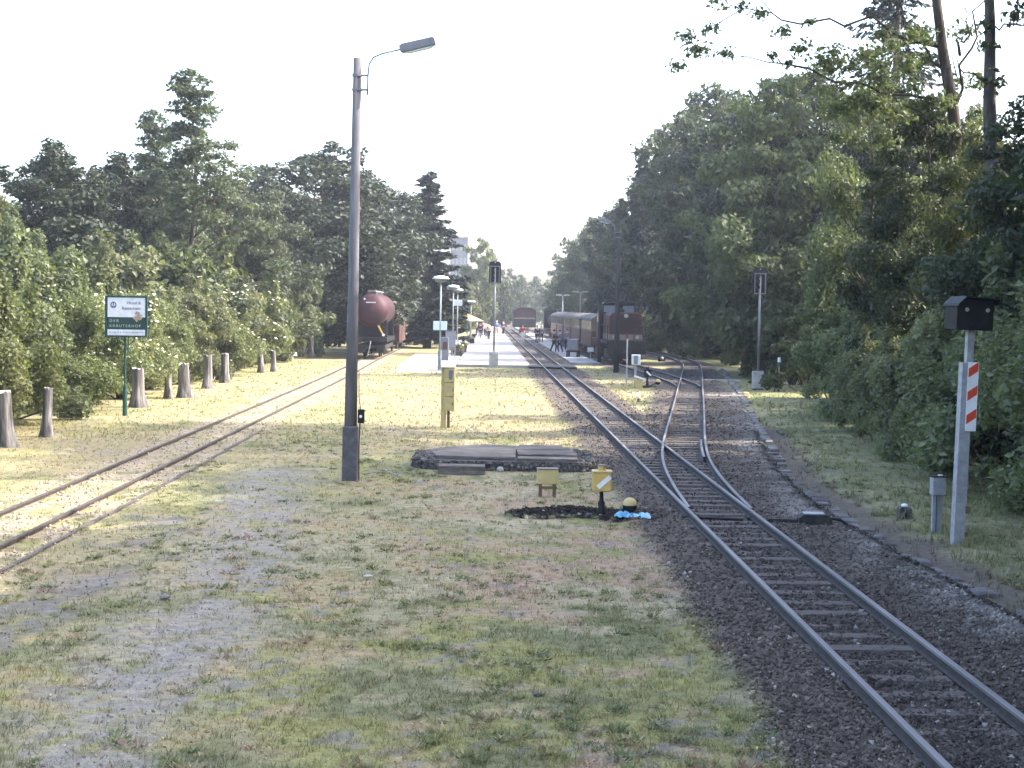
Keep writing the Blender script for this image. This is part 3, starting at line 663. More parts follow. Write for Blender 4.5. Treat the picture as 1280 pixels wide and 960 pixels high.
LM = dict(
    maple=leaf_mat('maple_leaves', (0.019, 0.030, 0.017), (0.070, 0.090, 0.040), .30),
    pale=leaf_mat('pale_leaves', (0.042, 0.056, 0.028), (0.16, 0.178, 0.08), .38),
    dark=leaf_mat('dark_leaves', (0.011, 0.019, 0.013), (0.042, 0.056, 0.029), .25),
    spruce=leaf_mat('spruce_needles', (0.007, 0.013, 0.012), (0.022, 0.032, 0.025), .1),
    birch=leaf_mat('birch_leaves', (0.035, 0.048, 0.030), (0.105, 0.125, 0.072), .38),
    skylit=leaf_mat('skylit_leaves', (0.075, 0.09, 0.05), (0.25, 0.27, 0.15), .42),  # leaf colour lightened to imitate skylight on the right-bank bushes
    bush=leaf_mat('bush_leaves', (0.044, 0.06, 0.026), (0.20, 0.22, 0.095), .40))
def proto_tree(name, meshes, leaf, parts=('trunk', 'crown')):
    o = bpy.data.objects.new(name, None); col.objects.link(o)
    link(parts[0], meshes[0], M['bark'], o); link(parts[1], meshes[1], LM[leaf], o); return o
PROTO = dict(
    near_a=proto_tree('broadleaf_tree', broadleaf(11, 12, 4.0, 62000, .16, .10, .42, 34, 4), 'maple'),
    near_b=proto_tree('broadleaf_tree', broadleaf(12, 12, 3.6, 56000, .15, .08, .5, 32, 4), 'pale'),
    mid_a=proto_tree('broadleaf_tree', broadleaf(13, 14, 4.6, 52000, .25, .10, .42, 52, 5, cl=(.7, 1.35)), 'maple'),
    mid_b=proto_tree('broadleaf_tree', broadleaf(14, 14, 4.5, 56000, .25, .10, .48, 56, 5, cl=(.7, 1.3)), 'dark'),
    mid_c=proto_tree('broadleaf_tree', broadleaf(15, 14, 4.4, 42000, .26, .10, .46, 42, 5), 'pale'),
    birch=proto_tree('birch_tree', broadleaf(16, 14, 3.6, 30000, .17, .10, .22, 64, 4, conic=1.0, cl=(.35, .8), trunk_r=.17, shell=.7), 'birch'),
    spruce=proto_tree('spruce_tree', conifer(21, 15, 2.9, 230, .40), 'spruce'),
    spruce_b=proto_tree('spruce_tree', conifer(22, 16, 3.1, 120, .27, .12, .5, .42), 'spruce'),
    far=proto_tree('broadleaf_tree', broadleaf(17, 12, 4.6, 9000, .5, .08, .42, 26, 3, cl=(.8, 1.5)), 'maple'),
    far_b=proto_tree('broadleaf_tree', broadleaf(18, 12, 4.2, 8000, .5, .08, .5, 24, 3, cl=(.8, 1.5)), 'pale'))
bs = [bush(31, 4, 1.9, 30000, .105), bush(32, 4, 1.8, 26000, .12), bush(33, 4, 2.0, 13000, .20)]
PROTO['bush_a'] = proto_tree('bush', bs[0], 'bush', ('stem', 'foliage'))
PROTO['bush_b'] = proto_tree('bush', bs[1], 'pale', ('stem', 'foliage'))
PROTO['bush_d'] = proto_tree('bush', bush(35, 4, 1.9, 30000, .115), 'skylit', ('stem', 'foliage'))
PROTO['bush_c'] = proto_tree('bush', bs[2], 'pale', ('stem', 'foliage'))
M['blossom'] = mat('elder_blossom', (0.80, 0.78, 0.62), .8, 0, .1, 8)
def elder(seed):
    s, f, C, Rd = bush(seed, 4, 1.9, 26000, .115); o = proto_tree('elder_bush', (s, f), 'bush', ('stem', 'foliage')); rr = random.Random(seed); mb = MB()
    for i in range(230):
        k = rr.randrange(len(C)); a = rr.random() * 6.28; e = rr.uniform(-.1, 1.3)
        if C[k].z < 1.0: continue
        p = C[k] + Vector((math.cos(a) * math.cos(e) * Rd[k][0], math.sin(a) * math.cos(e) * Rd[k][1], math.sin(e) * Rd[k][2])) * 1.06
        ang = Matrix.Rotation(rr.uniform(-.6, .6), 3, 'X') @ Matrix.Rotation(rr.uniform(-.6, .6), 3, 'Y'); r = rr.uniform(.045, .09)
        for q in range(7):
            off = ang @ Vector((math.cos(q * 1.05) * r * .62, math.sin(q * 1.05) * r * .62, rr.uniform(-.01, .01))) if q else Vector((0, 0, .01))
            mb.cyl(tuple(p + off - ang @ Vector((0, 0, .008))), tuple(p + off + ang @ Vector((0, 0, .012))), r * .36, r * .30, 5)
    link('blossom', mb.mesh('blossom'), M['blossom'], o); return o
PROTO['elder'] = elder(34)
PH = dict(near_a=12.3, near_b=12.3, mid_a=14.4, mid_b=14.4, mid_c=14.4, birch=14.2, spruce=15, spruce_b=16, far=12.5, far_b=12.5, bush_a=4.35, bush_d=4.35, bush_b=4.35, bush_c=4.35, elder=4.35)
_used = {}; _vr = random.Random(99)
def grow(kind_, x, y, h, label, cat, group, wide=1.0, rz=None, z=0.0, lean=(0, 0)):
    p = PROTO[kind_]; o = p if kind_ not in _used else dup(p); _used[kind_] = 1
    s = h / PH[kind_]; o.location = (x, y, z); o.scale = (s * wide, s * wide, s); o.rotation_euler = (lean[0], lean[1], _vr.random() * 6.28 if rz is None else rz)
    return tag(o, label, cat, group)
def by_px(px, D, top): q = AT(px, 400, D); return q.x, AT(px, top, D).z
ORD = ['first', 'second', 'third', 'fourth', 'fifth', 'sixth', 'seventh', 'eighth', 'ninth', 'tenth', 'eleventh', 'twelfth', 'thirteenth', 'fourteenth', 'fifteenth', 'sixteenth', 'seventeenth', 'eighteenth', 'nineteenth', 'twentieth', 'twenty-first', 'twenty-second']
# --- right bank, tall trees (kind, px, distance, top row, width factor, label)
g_r = 'trees on the right bank'
for k, px, D, top, w, lab in [
    ('near_a', 1296, 33, 118, .95, 'broadleaf tree at the right frame edge behind the striped post'),
    ('near_b', 1232, 41, 150, .85, 'pale green tree just left of the striped post and behind it'),
    ('near_a', 1160, 46, 120, .9, 'broadleaf tree rising above the black signal box on the right bank'),
    ('near_b', 1085, 52, 95, .8, 'pale leafy tree below the tall ragged conifer on the right bank'),
    ('mid_a', 1012, 90, 82, .95, 'rounded broadleaf tree straight above the tall signal by the ramp'),
    ('mid_c', 955, 84, 92, .9, 'broad sunlit tree left of and behind the tall right signal'),
    ('mid_a', 884, 120, 104, .95, 'large rounded tree forming the left shoulder of the right wood'),
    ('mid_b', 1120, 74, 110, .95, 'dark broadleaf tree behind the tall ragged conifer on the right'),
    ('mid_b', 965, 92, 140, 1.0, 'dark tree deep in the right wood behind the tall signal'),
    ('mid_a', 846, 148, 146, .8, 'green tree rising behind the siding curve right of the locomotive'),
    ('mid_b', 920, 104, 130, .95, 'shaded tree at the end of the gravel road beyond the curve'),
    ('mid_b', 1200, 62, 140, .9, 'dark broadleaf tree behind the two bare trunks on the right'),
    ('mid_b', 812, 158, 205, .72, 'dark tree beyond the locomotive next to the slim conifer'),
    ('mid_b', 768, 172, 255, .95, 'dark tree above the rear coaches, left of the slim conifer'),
    ('mid_a', 745, 195, 280, 1.0, 'tree above the middle of the coach train'),
    ('far', 724, 225, 296, 1.05, 'distant tree above the end of the coach train'),
    ('far', 708, 255, 316, 1.05, 'distant tree right of the valley gap in the skyline'),
    ('far', 700, 290, 332, .8, 'smallest distant tree at the right foot of the skyline gap')]:
    x, h = by_px(px, D, top); grow(k, x, D, h, lab, 'tree', g_r, w)
for k, px, D, top, w, lab in [
    ('spruce_b', 1112, 84, -130, 1.15, 'tall ragged conifer reaching the top of the frame right of centre'),
    ('spruce', 800, 138, 186, .8, 'slim dark conifer whose tip stands above the locomotive'),
    ('spruce', 776, 150, 246, 1.05, 'dark conifer right behind the second lighting mast')]:
    x, h = by_px(px, D, top); grow(k, x, D, h, lab, 'conifer', 'conifers on the right', w)
# trees just outside the frame on the right, whose shade lies over the foreground
for i, (x, y, h, w) in enumerate([(15.2, 26.5, 17.5, .95), (13.2, 20, 17, 1.0), (12.2, 14, 16.5, 1.0), (12.4, 8, 17, 1.0), (12.8, 2, 17, 1.0), (13.2, -5, 17, 1.0), (19.5, 35, 19.5, 1.0), (18.5, 30, 20.5, 1.0), (18, 25.5, 20.5, 1.0), (17.5, 21, 20.5, 1.0), (17.5, 16.5, 20.5, 1.0), (17.3, 12, 20.5, 1.0), (17.3, 7, 20.5, 1.0), (17.5, 2, 20.5, 1.0), (17.5, -4, 20.5, 1.0)]):
    grow('mid_b' if i % 2 else 'mid_a', x, y, h, 'tall tree beside the right frame edge shading the foreground', 'tree', 'trees outside the right frame edge', w)
# --- right bank, bushes
ED, EX = [18, 24.4, 34.6, 42.8, 69, 110, 140], [7.6, 7.9, 8.5, 8.9, 11.2, 14.0, 14.2]
g_b = 'bushes along the right bank'
rows = [(22.5, 4.6, 1.8), (25.3, 4.2, 1.4), (27.8, 3.6, 1.6), (30.6, 4.6, 1.5), (33.6, 4.4, 1.5), (36.8, 3.7, 1.3), (40, 3.0, 1.3), (43.2, 3.0, 1.2), (46.5, 3.4, 1.3), (50, 4.4, 1.4), (54, 5.4, 1.3), (58, 5.2, 1.2), (63, 3.4, 1.8), (69, 3.2, 1.8), (76, 3.4, 1.7), (84, 3.6, 1.7), (92, 3.4, 1.5), (101, 3.0, 1.5)]
for i, (D, h, off) in enumerate(rows):
    wd = _vr.uniform(.95, 1.15); x = float(np.interp(D, ED, EX)) + 1.9 * h / 4.35 * wd * (1.0 if D > 46 else .85) + (.5 if 52 < D < 66 else 0)
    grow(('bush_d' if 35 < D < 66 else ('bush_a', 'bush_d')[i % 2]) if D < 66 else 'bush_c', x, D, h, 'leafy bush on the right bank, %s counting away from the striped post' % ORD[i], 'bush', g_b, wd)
for i, (D, h) in enumerate([(24, 7.2), (28.5, 6.4), (33, 7.0), (38, 6.2), (43.5, 5.6), (49, 6.6), (55, 7.5), (62, 7.0), (70, 6.5), (79, 6.2), (88, 6.4), (98, 6.2), (109, 6.0), (120, 5.5)]):
    x = float(np.interp(D, ED, EX)) + 5.0
    grow('bush_b' if D < 60 else 'bush_c', x, D, h, 'tall shrub in the back row of the right bank, %s from the frame edge' % ORD[i], 'shrub', 'tall shrubs behind the right bank bushes', _vr.uniform(.9, 1.1))
for i, (px, D, top) in enumerate([(868, 122, 395), (838, 128, 400), (812, 132, 395), (905, 118, 405)]):
    x, h = by_px(px, D, top); grow('bush_c', x, D, h, 'shrub beyond the siding curve, %s to the right of the locomotive' % ['third', 'second', 'first', 'fourth'][i], 'shrub', 'shrubs beyond the siding curve', 1.2)
for i, (x, D, h) in enumerate([(15.5, 114, 4.5), (18, 120, 5), (16, 126, 4.6), (13.8, 132, 4.4), (20.5, 130, 5.5), (17, 138, 5), (14.5, 142, 4.6), (12.6, 150, 4.5), (20, 144, 6), (23, 122, 6), (15.2, 156, 5), (12, 166, 4.6)]):
    grow('bush_c', x, D, h, 'dark undergrowth shrub beneath the trees past the siding curve, %s from the front' % ORD[i], 'shrub', 'undergrowth past the siding curve', 1.5)
# --- left side
g_l = 'bushes behind the stumps on the left'
rows = [(31, 4.6, 'bush_a'), (34, 5.0, 'bush_b'), (37.2, 4.6, 'bush_a'), (40.4, 4.4, 'bush_a'), (43.6, 4.2, 'bush_a'), (47, 4.0, 'bush_b'), (50.6, 3.8, 'bush_a'), (54.2, 3.7, 'elder'), (57.6, 3.8, 'elder'), (61, 3.5, 'elder'), (64.5, 4.0, 'bush_a'), (68.5, 4.3, 'bush_b'), (73, 4.4, 'bush_b'), (78, 4.4, 'elder'), (83, 4.2, 'bush_a'), (88.5, 4.4, 'elder'), (94.5, 4.6, 'bush_c'), (101, 4.8, 'bush_c'), (108, 5.0, 'bush_c')]
for i, (D, h, k) in enumerate(rows):
    x = -14.2 - _vr.uniform(-.2, .5) - (.4 if D > 90 else 0)
    grow(k, x, D, h, ('white flowering elder bush behind the stumps, %s from the left frame edge' if k == 'elder' else 'green bush behind the stumps, %s from the left frame edge') % ORD[i], 'bush', g_l, _vr.uniform(.95, 1.15))
for i, (D, h) in enumerate([(40, 6.0), (46, 5.8), (52, 6.0), (58, 6.0), (64, 5.8), (71, 6.2), (78, 6.6), (86, 6.8), (95, 7.0), (105, 7.2)]):
    grow('bush_b' if D < 66 else 'bush_c', -17.2 - _vr.uniform(-.4, .8), D, h, 'tall shrub in the second row on the left, %s from the frame edge' % ORD[i], 'shrub', 'tall shrubs behind the left bushes', 1.0)
g_t = 'trees on the left'
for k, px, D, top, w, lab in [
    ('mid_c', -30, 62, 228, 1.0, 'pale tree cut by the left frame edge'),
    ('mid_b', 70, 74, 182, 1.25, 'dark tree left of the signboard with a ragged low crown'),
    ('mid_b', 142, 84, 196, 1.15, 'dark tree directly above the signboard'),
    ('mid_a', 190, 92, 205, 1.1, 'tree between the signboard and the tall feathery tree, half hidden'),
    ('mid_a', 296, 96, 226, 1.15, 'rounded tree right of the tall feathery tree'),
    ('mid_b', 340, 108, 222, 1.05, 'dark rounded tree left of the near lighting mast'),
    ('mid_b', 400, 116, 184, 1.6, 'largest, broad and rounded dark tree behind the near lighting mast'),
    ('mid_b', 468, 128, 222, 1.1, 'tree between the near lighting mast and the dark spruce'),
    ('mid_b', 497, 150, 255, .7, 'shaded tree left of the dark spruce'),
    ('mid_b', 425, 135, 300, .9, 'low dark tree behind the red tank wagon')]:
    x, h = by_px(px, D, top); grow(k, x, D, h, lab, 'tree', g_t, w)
x, h = by_px(236, 80, 78); grow('birch', x, 80, h, 'tallest feathery tree on the left with a pointed crown', 'tree', g_t, 1.2)
x, h = by_px(190, 84, 130); grow('birch', x, 84, h, 'slim feathery tree on the left of the tallest one', 'tree', g_t, 1.0)
x, h = by_px(534, 136, 212); grow('spruce', x, 136, h, 'dark spruce with a pointed tip behind the platform lamps', 'conifer', None, 1.55)
x, h = by_px(473, 124, 346); grow('elder', x - .6, 124, h, 'pale flowering bush showing above the red tank wagon', 'bush', None, .9)
for i, (px, D, top) in enumerate([(520, 146, 372), (545, 150, 378), (566, 160, 384), (500, 140, 385)]):
    x, h = by_px(px, D, top); grow('bush_c', x, D, h, 'dark shrub behind the platform lamps, %s from the left' % ['second', 'third', 'fourth', 'first'][i], 'shrub', 'dark shrubs behind the platform lamps', 1.1)
for k, px, D, top, w, lab in [
    ('far_b', 598, 235, 296, .75, 'loose pale tree right of the far tower block'),
    ('far', 612, 260, 318, .7, 'distant tree behind the signal seen from the back'),
    ('far', 632, 300, 338, .9, 'distant tree left of the skyline gap'),
    ('far_b', 584, 215, 352, .8, 'low distant tree below the far tower block'),
    ('far', 650, 345, 345, 1.0, 'distant tree closing the valley above the far red engine'),
    ('far', 668, 360, 347, 1.0, 'distant tree closing the valley, next right of the far red engine'),
    ('far_b', 684, 335, 349, .9, 'distant pale tree at the right end of the skyline gap'),
    ('far', 622, 330, 350, 1.0, 'distant low tree left of the far red engine')]:
    x, h = by_px(px, D, top); grow(k, x, D, h, lab, 'tree', 'distant trees closing the valley', w)
far = MB()
# --- tree with a bare trunk and loose limbs reaching over the wood
def sparse_tree(name, lab, D, trunk, limbs, clumps, n, size, leaf, r0, nlo):
    b0 = Vector((AT(trunk[0][0], trunk[0][1], D).x, D, 0)); o = thing(name, lab, 'tree', b0, 0, 'bare trunked trees on the right')
    def W(px, py, dd=0): return AT(px, py, D + dd) - b0
    mb = MB(); mb.smooth = True; P = [W(*q) for q in trunk]; P[0].z = -.1; m = len(P)
    mb.tube(P, [r0 * (1 - .6 * i / (m - 1)) for i in range(m)], 9)
    jr = random.Random(int(D) + 1)
    for lm in limbs:
        pp = []
        for a, c in zip(lm[:-1], lm[1:]):
            for f in (0, .33, .66): pp.append((a[0] + (c[0] - a[0]) * f + (jr.gauss(0, 5) if f else 0), a[1] + (c[1] - a[1]) * f + (jr.gauss(0, 5) if f else 0)))
        pp.append(lm[-1]); mb.tube([W(*q) for q in pp], [r0 * .20 * (1 - .85 * i / (len(pp) - 1)) for i in range(len(pp))], 6)
        for q in pp[2::2]: mb.tube([W(*q), W(q[0] + jr.gauss(-8, 12), q[1] + jr.gauss(-8, 12)), W(q[0] + jr.gauss(-16, 18), q[1] + jr.gauss(-10, 16))], [.02, .014, .006], 4)
    link('trunk', mb.mesh('trunk'), M['bark'], o)
    rg = np.random.default_rng(int(D)); C = np.array([tuple(W(a, b, dd)) for a, b, dd, r in clumps]); Rd = np.array([(r * 1.15, r * 1.15, r * .7) for a, b, dd, r in clumps])
    lo = C[:, 2] < (AT(640, 0, D) - b0).z
    V = np.concatenate([leaf_cloud(rg, C[lo], Rd[lo], nlo, size * .68, shell=.9), leaf_cloud(rg, C[~lo], Rd[~lo], n, size)])
    link('crown', quads(V, 'crown'), LM[leaf], o)
cr = random.Random(5)
cl = [(858, 45, 0, .38), (846, 82, .3, .35), (875, 62, -.3, .45), (905, 66, 0, .35), (888, 36, .4, .3), (925, 8, 0, .3), (950, 18, .3, .3), (980, 38, 0, .35), (1000, 60, .2, .4), (985, 78, 0, .3), (965, 70, -.3, .25), (900, 2, 0, .4), (1012, 28, 0, .25)]
cl += [(cr.uniform(1030, 1110), cr.uniform(60, 140), cr.uniform(-1, 1), cr.uniform(.3, .55)) for _ in range(22)]
cl += [(cr.uniform(1100, 1225), cr.uniform(20, 160), cr.uniform(-1.4, 1.4), cr.uniform(.25, .5)) for _ in range(34)]
cl += [(cr.uniform(980, 1400), cr.uniform(-330, -90), cr.uniform(-5, 4), cr.uniform(.8, 1.5)) for _ in range(80)]
sparse_tree('maple_tree', 'tall maple with a forked leaning trunk and loose limbs reaching left against the sky', 45,
    [(1216, 520), (1205, 300), (1192, 140), (1178, 60), (1166, -40), (1150, -220)],
    [[(1192, 140), (1215, 60), (1232, 0), (1250, -120)], [(1184, 90), (1150, 50), (1128, 10), (1090, -90)], [(1190, 120), (1110, 118), (1010, 85), (960, 78), (870, 68)], [(1178, 60), (1090, 20), (1000, 30), (930, 10), (850, 60)], [(1196, 170), (1150, 140), (1070, 95)], [(1200, 70), (1212, 45), (1205, 10)]],
    cl, 36000, .17, 'pale', .23, 12000)  # paler leaf colour stands in for sky glare on this crown
cl = [(cr.uniform(1225, 1252), cr.uniform(20, 140), cr.uniform(-.5, .5), cr.uniform(.12, .28)) for _ in range(12)] + [(cr.uniform(1262, 1300), cr.uniform(0, 60), cr.uniform(-.5, .5), cr.uniform(.2, .3)) for _ in range(6)]
cl += [(cr.uniform(1130, 1450), cr.uniform(-380, -110), cr.uniform(-5, 5), cr.uniform(.7, 1.4)) for _ in range(70)]
sparse_tree('pine_tree', 'slim bare trunk standing against the sky near the top right corner', 38,
    [(1248, 560), (1242, 300), (1237, 130), (1238, 40), (1235, -60), (1240, -260)],
    [[(1237, 100), (1218, 92), (1196, 96)], [(1238, 40), (1255, 30), (1280, 32)], [(1235, -60), (1180, -140), (1150, -200)], [(1236, -100), (1300, -160), (1340, -220)]],
    cl, 30000, .17, 'maple', .20, 700)
# ------------------------------------------------------------------ objects
def on(px, py): q = G(px, py); return q, q.y / FPX            # foot point and metres per photo pixel there
def hz(px): return 385 + (px - 640) * math.tan(ROLL)
# lighting masts
def mast(q, H, label, lean, rb, rt, sleeve, arm_dir=1.0, box=True, arm=1.0):
    t = thing('lighting_mast', label, 'street light', q, 0, 'concrete lighting masts', (0, lean))
    b = MB(); b.smooth = True; b.cyl((0, 0, -.2), (0, 0, H), rb, rt, 14); part('pole', b, M['concrete_pole'] if box else M['shaded_pole'], t)
    if sleeve:
        b = MB(); s = rb + .010; b.box((0, 0, sleeve / 2 - .05), (2 * s, 2 * s, sleeve + .1)); part('base_sleeve', b, M['sleeve'], t, bevel=.03)
    r = rt + .012
    for z in (H - .34, H - .62):
        b = MB(); b.cyl((0, 0, z - .025), (0, 0, z + .025), r + .012, None, 14); b.box((arm_dir * (r + .06), 0, z), (.13, .04, .035)); part('clamp', b, M['lamp_grey'], t)
    x0 = r + .12; A = arm_dir
    pts = [(A * x0, 0, H - .72), (A * x0, 0, H - .34), (A * (x0 + .02), 0, H - .12), (A * (x0 + .10 * arm), 0, H + .02), (A * (x0 + .28 * arm), 0, H + .1), (A * (x0 + .64 * arm), 0, H + .19)]
    b = MB(); b.smooth = True; b.tube(pts, .016, 8); part('arm', b, M['lamp_grey'], t)
    rot = Matrix.Rotation(-A * R(14), 4, 'Y'); hd = MB()
    prof = [(0, -.03), (0, .07), (.06, .1), (.68, .1), (.72, .06), (.72, -.04), (.70, -.06), (.10, -.075), (.04, -.065)]
    hd.prism([(A * a, c) for a, c in prof], -.10, .10, 'y')
    o = part('lamp_head', hd, M['lamp_grey'], t, bevel=.025); o.location = (A * (x0 + .62 * arm), 0, H + .18); o.rotation_euler = (0, -A * R(14), 0)
    b = MB(); b.prism([(A * .1, -.078), (A * .66, -.07), (A * .6, -.10), (A * .18, -.105)], -.075, .075, 'y'); part('diffuser', b, M['lamp_shade'], o)
    if box:
        b = MB(); b.box((rb + .07, -.02, 1.30), (.13, .13, .28)); g = part('switch_box', b, M['black'], t, bevel=.02)
        b = MB(); b.cyl((rb + .07, -.10, 1.30), (rb + .07, -.085, 1.30), .03, None, 10); part('dial', b, M['white'], g)
        b = MB(); b.tube([(rb + .05, -.03, 1.15), (rb + .04, -.05, .7), (rb + .05, -.04, -.05)], .014, 6); b.tube([(rb + .06, -.02, 1.42), (rb + .02, -.02, 1.7), (rb + .01, 0, 2.2)], .008, 6); part('cable', b, M['dark'], t)
    return t
q, k = on(437, 601)
mast(q, 8.38, 'tall concrete lighting mast with a black box on its foot, nearest of the masts', R(.45), .137, .08, 1.1)
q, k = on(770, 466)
mast(q, 8.1, 'lighting mast, coloured dark for shade, standing in front of the red locomotive', R(.2), .16, .10, 0, -1.0, False, .35)

# hotel signboard on two slender green posts
q, k = on(158, 508); q = Vector((AT(158, 400, 49).x, 49, 0)); k = 49 / FPX
zt, zb = AT(158, 371, 49).z, AT(158, 420, 49).z
t = thing('signboard', 'green framed hotel signboard behind the stumps beside the left siding', 'sign', q, R(2)); W_ = 50 * k; H_ = zt - zb
b = MB(); b.box((0, .02, (zt + zb) / 2), (W_, .04, H_)); part('board', b, M['green'], t, bevel=.008)
fr = MB()
for s in (-1, 1): fr.box((s * (W_ / 2 + .012), 0, (zt + zb) / 2), (.045, .09, H_ + .07))
for z in (zt + .012, zb - .012): fr.box((0, 0, z), (W_ + .02, .088, .045))
part('frame', fr, M['green'], t, bevel=.008)
pn = part('upper_panel', MB().box((0, -.008, zt - H_ * .27), (W_ * .93, .012, H_ * .50)), M['white'], t)
lp = part('lower_panel', MB().box((0, -.008, zb + H_ * .09), (W_ * .93, .012, H_ * .15)), M['white'], t)
def text(s, size, loc, m, parent, name='lettering', align='CENTER', space=1.0, ext=.003):
    cu = bpy.data.curves.new(name, 'FONT'); cu.body = s; cu.size = size; cu.align_x = align; cu.align_y = 'CENTER'; cu.extrude = ext; cu.space_character = space
    ob = bpy.data.objects.new(name, cu); col.objects.link(ob); dg = bpy.context.evaluated_depsgraph_get(); me = bpy.data.meshes.new_from_object(ob.evaluated_get(dg))
    bpy.data.objects.remove(ob); o = link(name, me, m, parent); me.materials.clear(); me.materials.append(m); o.location = loc; o.rotation_euler = (R(90), 0, 0); o.name = name; return o
text('Hotel &', .13, (W_ * .19, -.018, zt - H_ * .155), M['ink'], pn); text('Restaurant', .13, (W_ * .12, -.018, zt - H_ * .29), M['ink'], pn)
gold = mat('pale_lettering', (0.45, 0.50, 0.42), .6)
text('DER', .12, (-W_ * .42, -.004, zb + H_ * .385), gold, t, 'lettering', 'LEFT', 1.5); text('KRÄUTERHOF', .115, (-W_ * .42, -.004, zb + H_ * .255), gold, t, 'lettering', 'LEFT', 1.42)
b = MB(); 
for a in range(20):
    a0, a1 = a * .314, a * .314 + .33; b.box((-W_ * .32 + .075 * math.cos(a0), -.018, zt - H_ * .21 + .085 * math.sin(a0)), (.03, .006, .028))
b.box((-W_ * .32, -.018, zt - H_ * .245), (.17, .006, .02)); b.box((-W_ * .32, -.0185, zt - H_ * .19), (.025, .006, .10)); part('emblem', b, M['ink'], pn)
b = MB(); rr = random.Random(4)
for i in range(26):
    a = rr.random() * 6.28; r = rr.random() ** .6 * .12; b.box((W_ * .29 + r * math.cos(a), -.026 - .0006 * i, zb + H_ * .50 + r * 1.25 * math.sin(a)), (.06, .008, .06), Matrix.Rotation(rr.random() * 3, 3, 'Y'))
part('herb_emblem', b, M['brass'], t)
b = MB(); xx = -W_ * .42
while xx < W_ * .40: w = rr.uniform(.02, .07); b.box((xx + w / 2, -.0175, zb + H_ * .09 + .005), (w, .006, .035)); xx += w + rr.uniform(.012, .04)
part('fine_print', b, mat('pale_ink', (.35, .40, .55), .6), lp)
b = MB(); b.cyl((-.045, .05, -.1), (-.045, .05, zb), .032); b.cyl((.05, .05, zb - .5), (.05, .05, zb), .02); b.tube([(-.25, .05, zb - .02), (-.2, .05, zb - .16), (-.05, .05, zb - .3)], .018); b.tube([(.27, .05, zb - .02), (.2, .05, zb - .16), (.03, .05, zb - .3)], .018); b.cyl((-.045, .05, 0), (-.045, .05, .9), .075, .06, 12); b.ball((-W_ / 2 - .08, .02, zb + .08), .045); part('post', b, M['green'], t)

# tree stumps
def stump(px, py, hpx, wpx, label, seed, dark=False):
    q, k = on(px, py); h, r = hpx * k, wpx * k / 2 * .92; rr = random.Random(seed); mb = MB(); mb.smooth = True; n = 18; rows_ = [(1.45, -.08), (1.28, .03), (1.06, .16), (.94, .35), (.90, .6), (.88, .85), (.86, 1.0)]
    ph = [rr.uniform(-.15, .15) + (.16 if i % 5 == 0 else 0) for i in range(n)]; vs = []
    for rf, f in rows_:
        for i in range(n):
            a = 6.283 * i / n; w = 1 + ph[i] * (1.5 if f < .2 else .5); vs.append((r * rf * w * math.cos(a), r * rf * w * math.sin(a), h * f + (rr.uniform(-.05, .035) if f >= 1 else 0)))
    fs = [(j * n + i, j * n + (i + 1) % n, (j + 1) * n + (i + 1) % n, (j + 1) * n + i) for j in range(len(rows_) - 1) for i in range(n)]
    mb._add(vs, fs); mb.smooth = False; o = len(vs) - n; mb.mi = 1
    mb._add([Vector(v) for v in vs[-n:]], [tuple(range(n))])
    me = mb.mesh('tree_stump'); ob = link('tree_stump', me, [M['stump'], M['cut_wood']], None, q, rr.random() * 6)
    ob.rotation_euler = (rr.uniform(-.06, .06), rr.uniform(-.06, .06), ob.rotation_euler[2]); tag(ob, label, 'tree stump', 'tall cut stumps along the siding')
M['cut_wood'] = mat('cut_wood', (0.34, 0.31, 0.28), .9, 0, .3, 10, bump=.4)
for i, (px, py, h, w, lab) in enumerate([(9, 559, 70, 21, 'tall stump cut by the left frame edge'), (58, 546, 61, 14, 'dark slender stump in front of the bushes, second from the left frame edge'), (172, 509, 49, 19, 'bright stump with a flared foot right under the hotel signboard'), (211, 498, 43, 11, 'dark thin stump left of a pale wide one'), (231, 497, 43, 16, 'pale wide stump beside the thin dark one'), (260, 486, 42, 13, 'grey stump under the white elder blossom'), (281, 479, 37, 11, 'pale stump right of the grey one under the elder'), (327, 466, 32, 8, 'slim pale stump half hidden in the bushes'), (342, 465, 27, 7, 'short stump next to the slim pale one'), (389, 448, 28, 7, 'farthest stump at the end of the bush row')]):
    stump(px, py, h, w, lab, 40 + i)
q, k = on(97, 524); ob = link('boulder', MB().ball((0, 0, .05), .15, 9, 6, (1, .8, .75)).mesh('boulder'), M['rubble'], None, q); tag(ob, 'small dark boulder in front of the left bushes', 'stone')
q, k = on(365, 450); b = MB(); b.smooth = True; b.cyl((0, 0, .25), (0, 0, .5), .32, .3, 14); b.cyl((0, 0, -.05), (0, 0, .25), .1)
t = thing('white_drum', 'small pale drum on a peg in the bushes at the far end of the stumps', 'drum', q); part('drum', b, M['white'], t)

# yellow telephone pillar
q, k = on(558, 535); t = thing('telephone_pillar', 'tall yellow telephone pillar with dark display standing in the mown grass', 'telephone pillar', q, R(-2))
part('back_post', MB().box((-.09, .02, .87), (.15, .14, 1.74)), M['yellow_box'], t, bevel=.015)
part('foot', MB().box((.055, .02, .2), (.08, .10, .6)), M['wood'], t, bevel=.01)
for z, h in ((.71, .40), (1.12, .40), (1.53, .40)):
    o = part('cabinet', MB().box((.085, -.06, z), (.30, .26, h)), M['yellow_box'], t, bevel=.018)
    if z < 1.5: part('handle', MB().box((.19, -.198, z), (.02, .02, .09)), M['dark'], o)
    else: part('display', MB().prism([(.07, 1.42), (.15, 1.40), (.19, 1.68), (.06, 1.68)], -.20, -.192, 'y'), M['lamp_grey'], o)
part('cap', MB().box((.03, -.03, 1.755), (.42, .32, .03)), M['yellow_box'], t, bevel=.01)

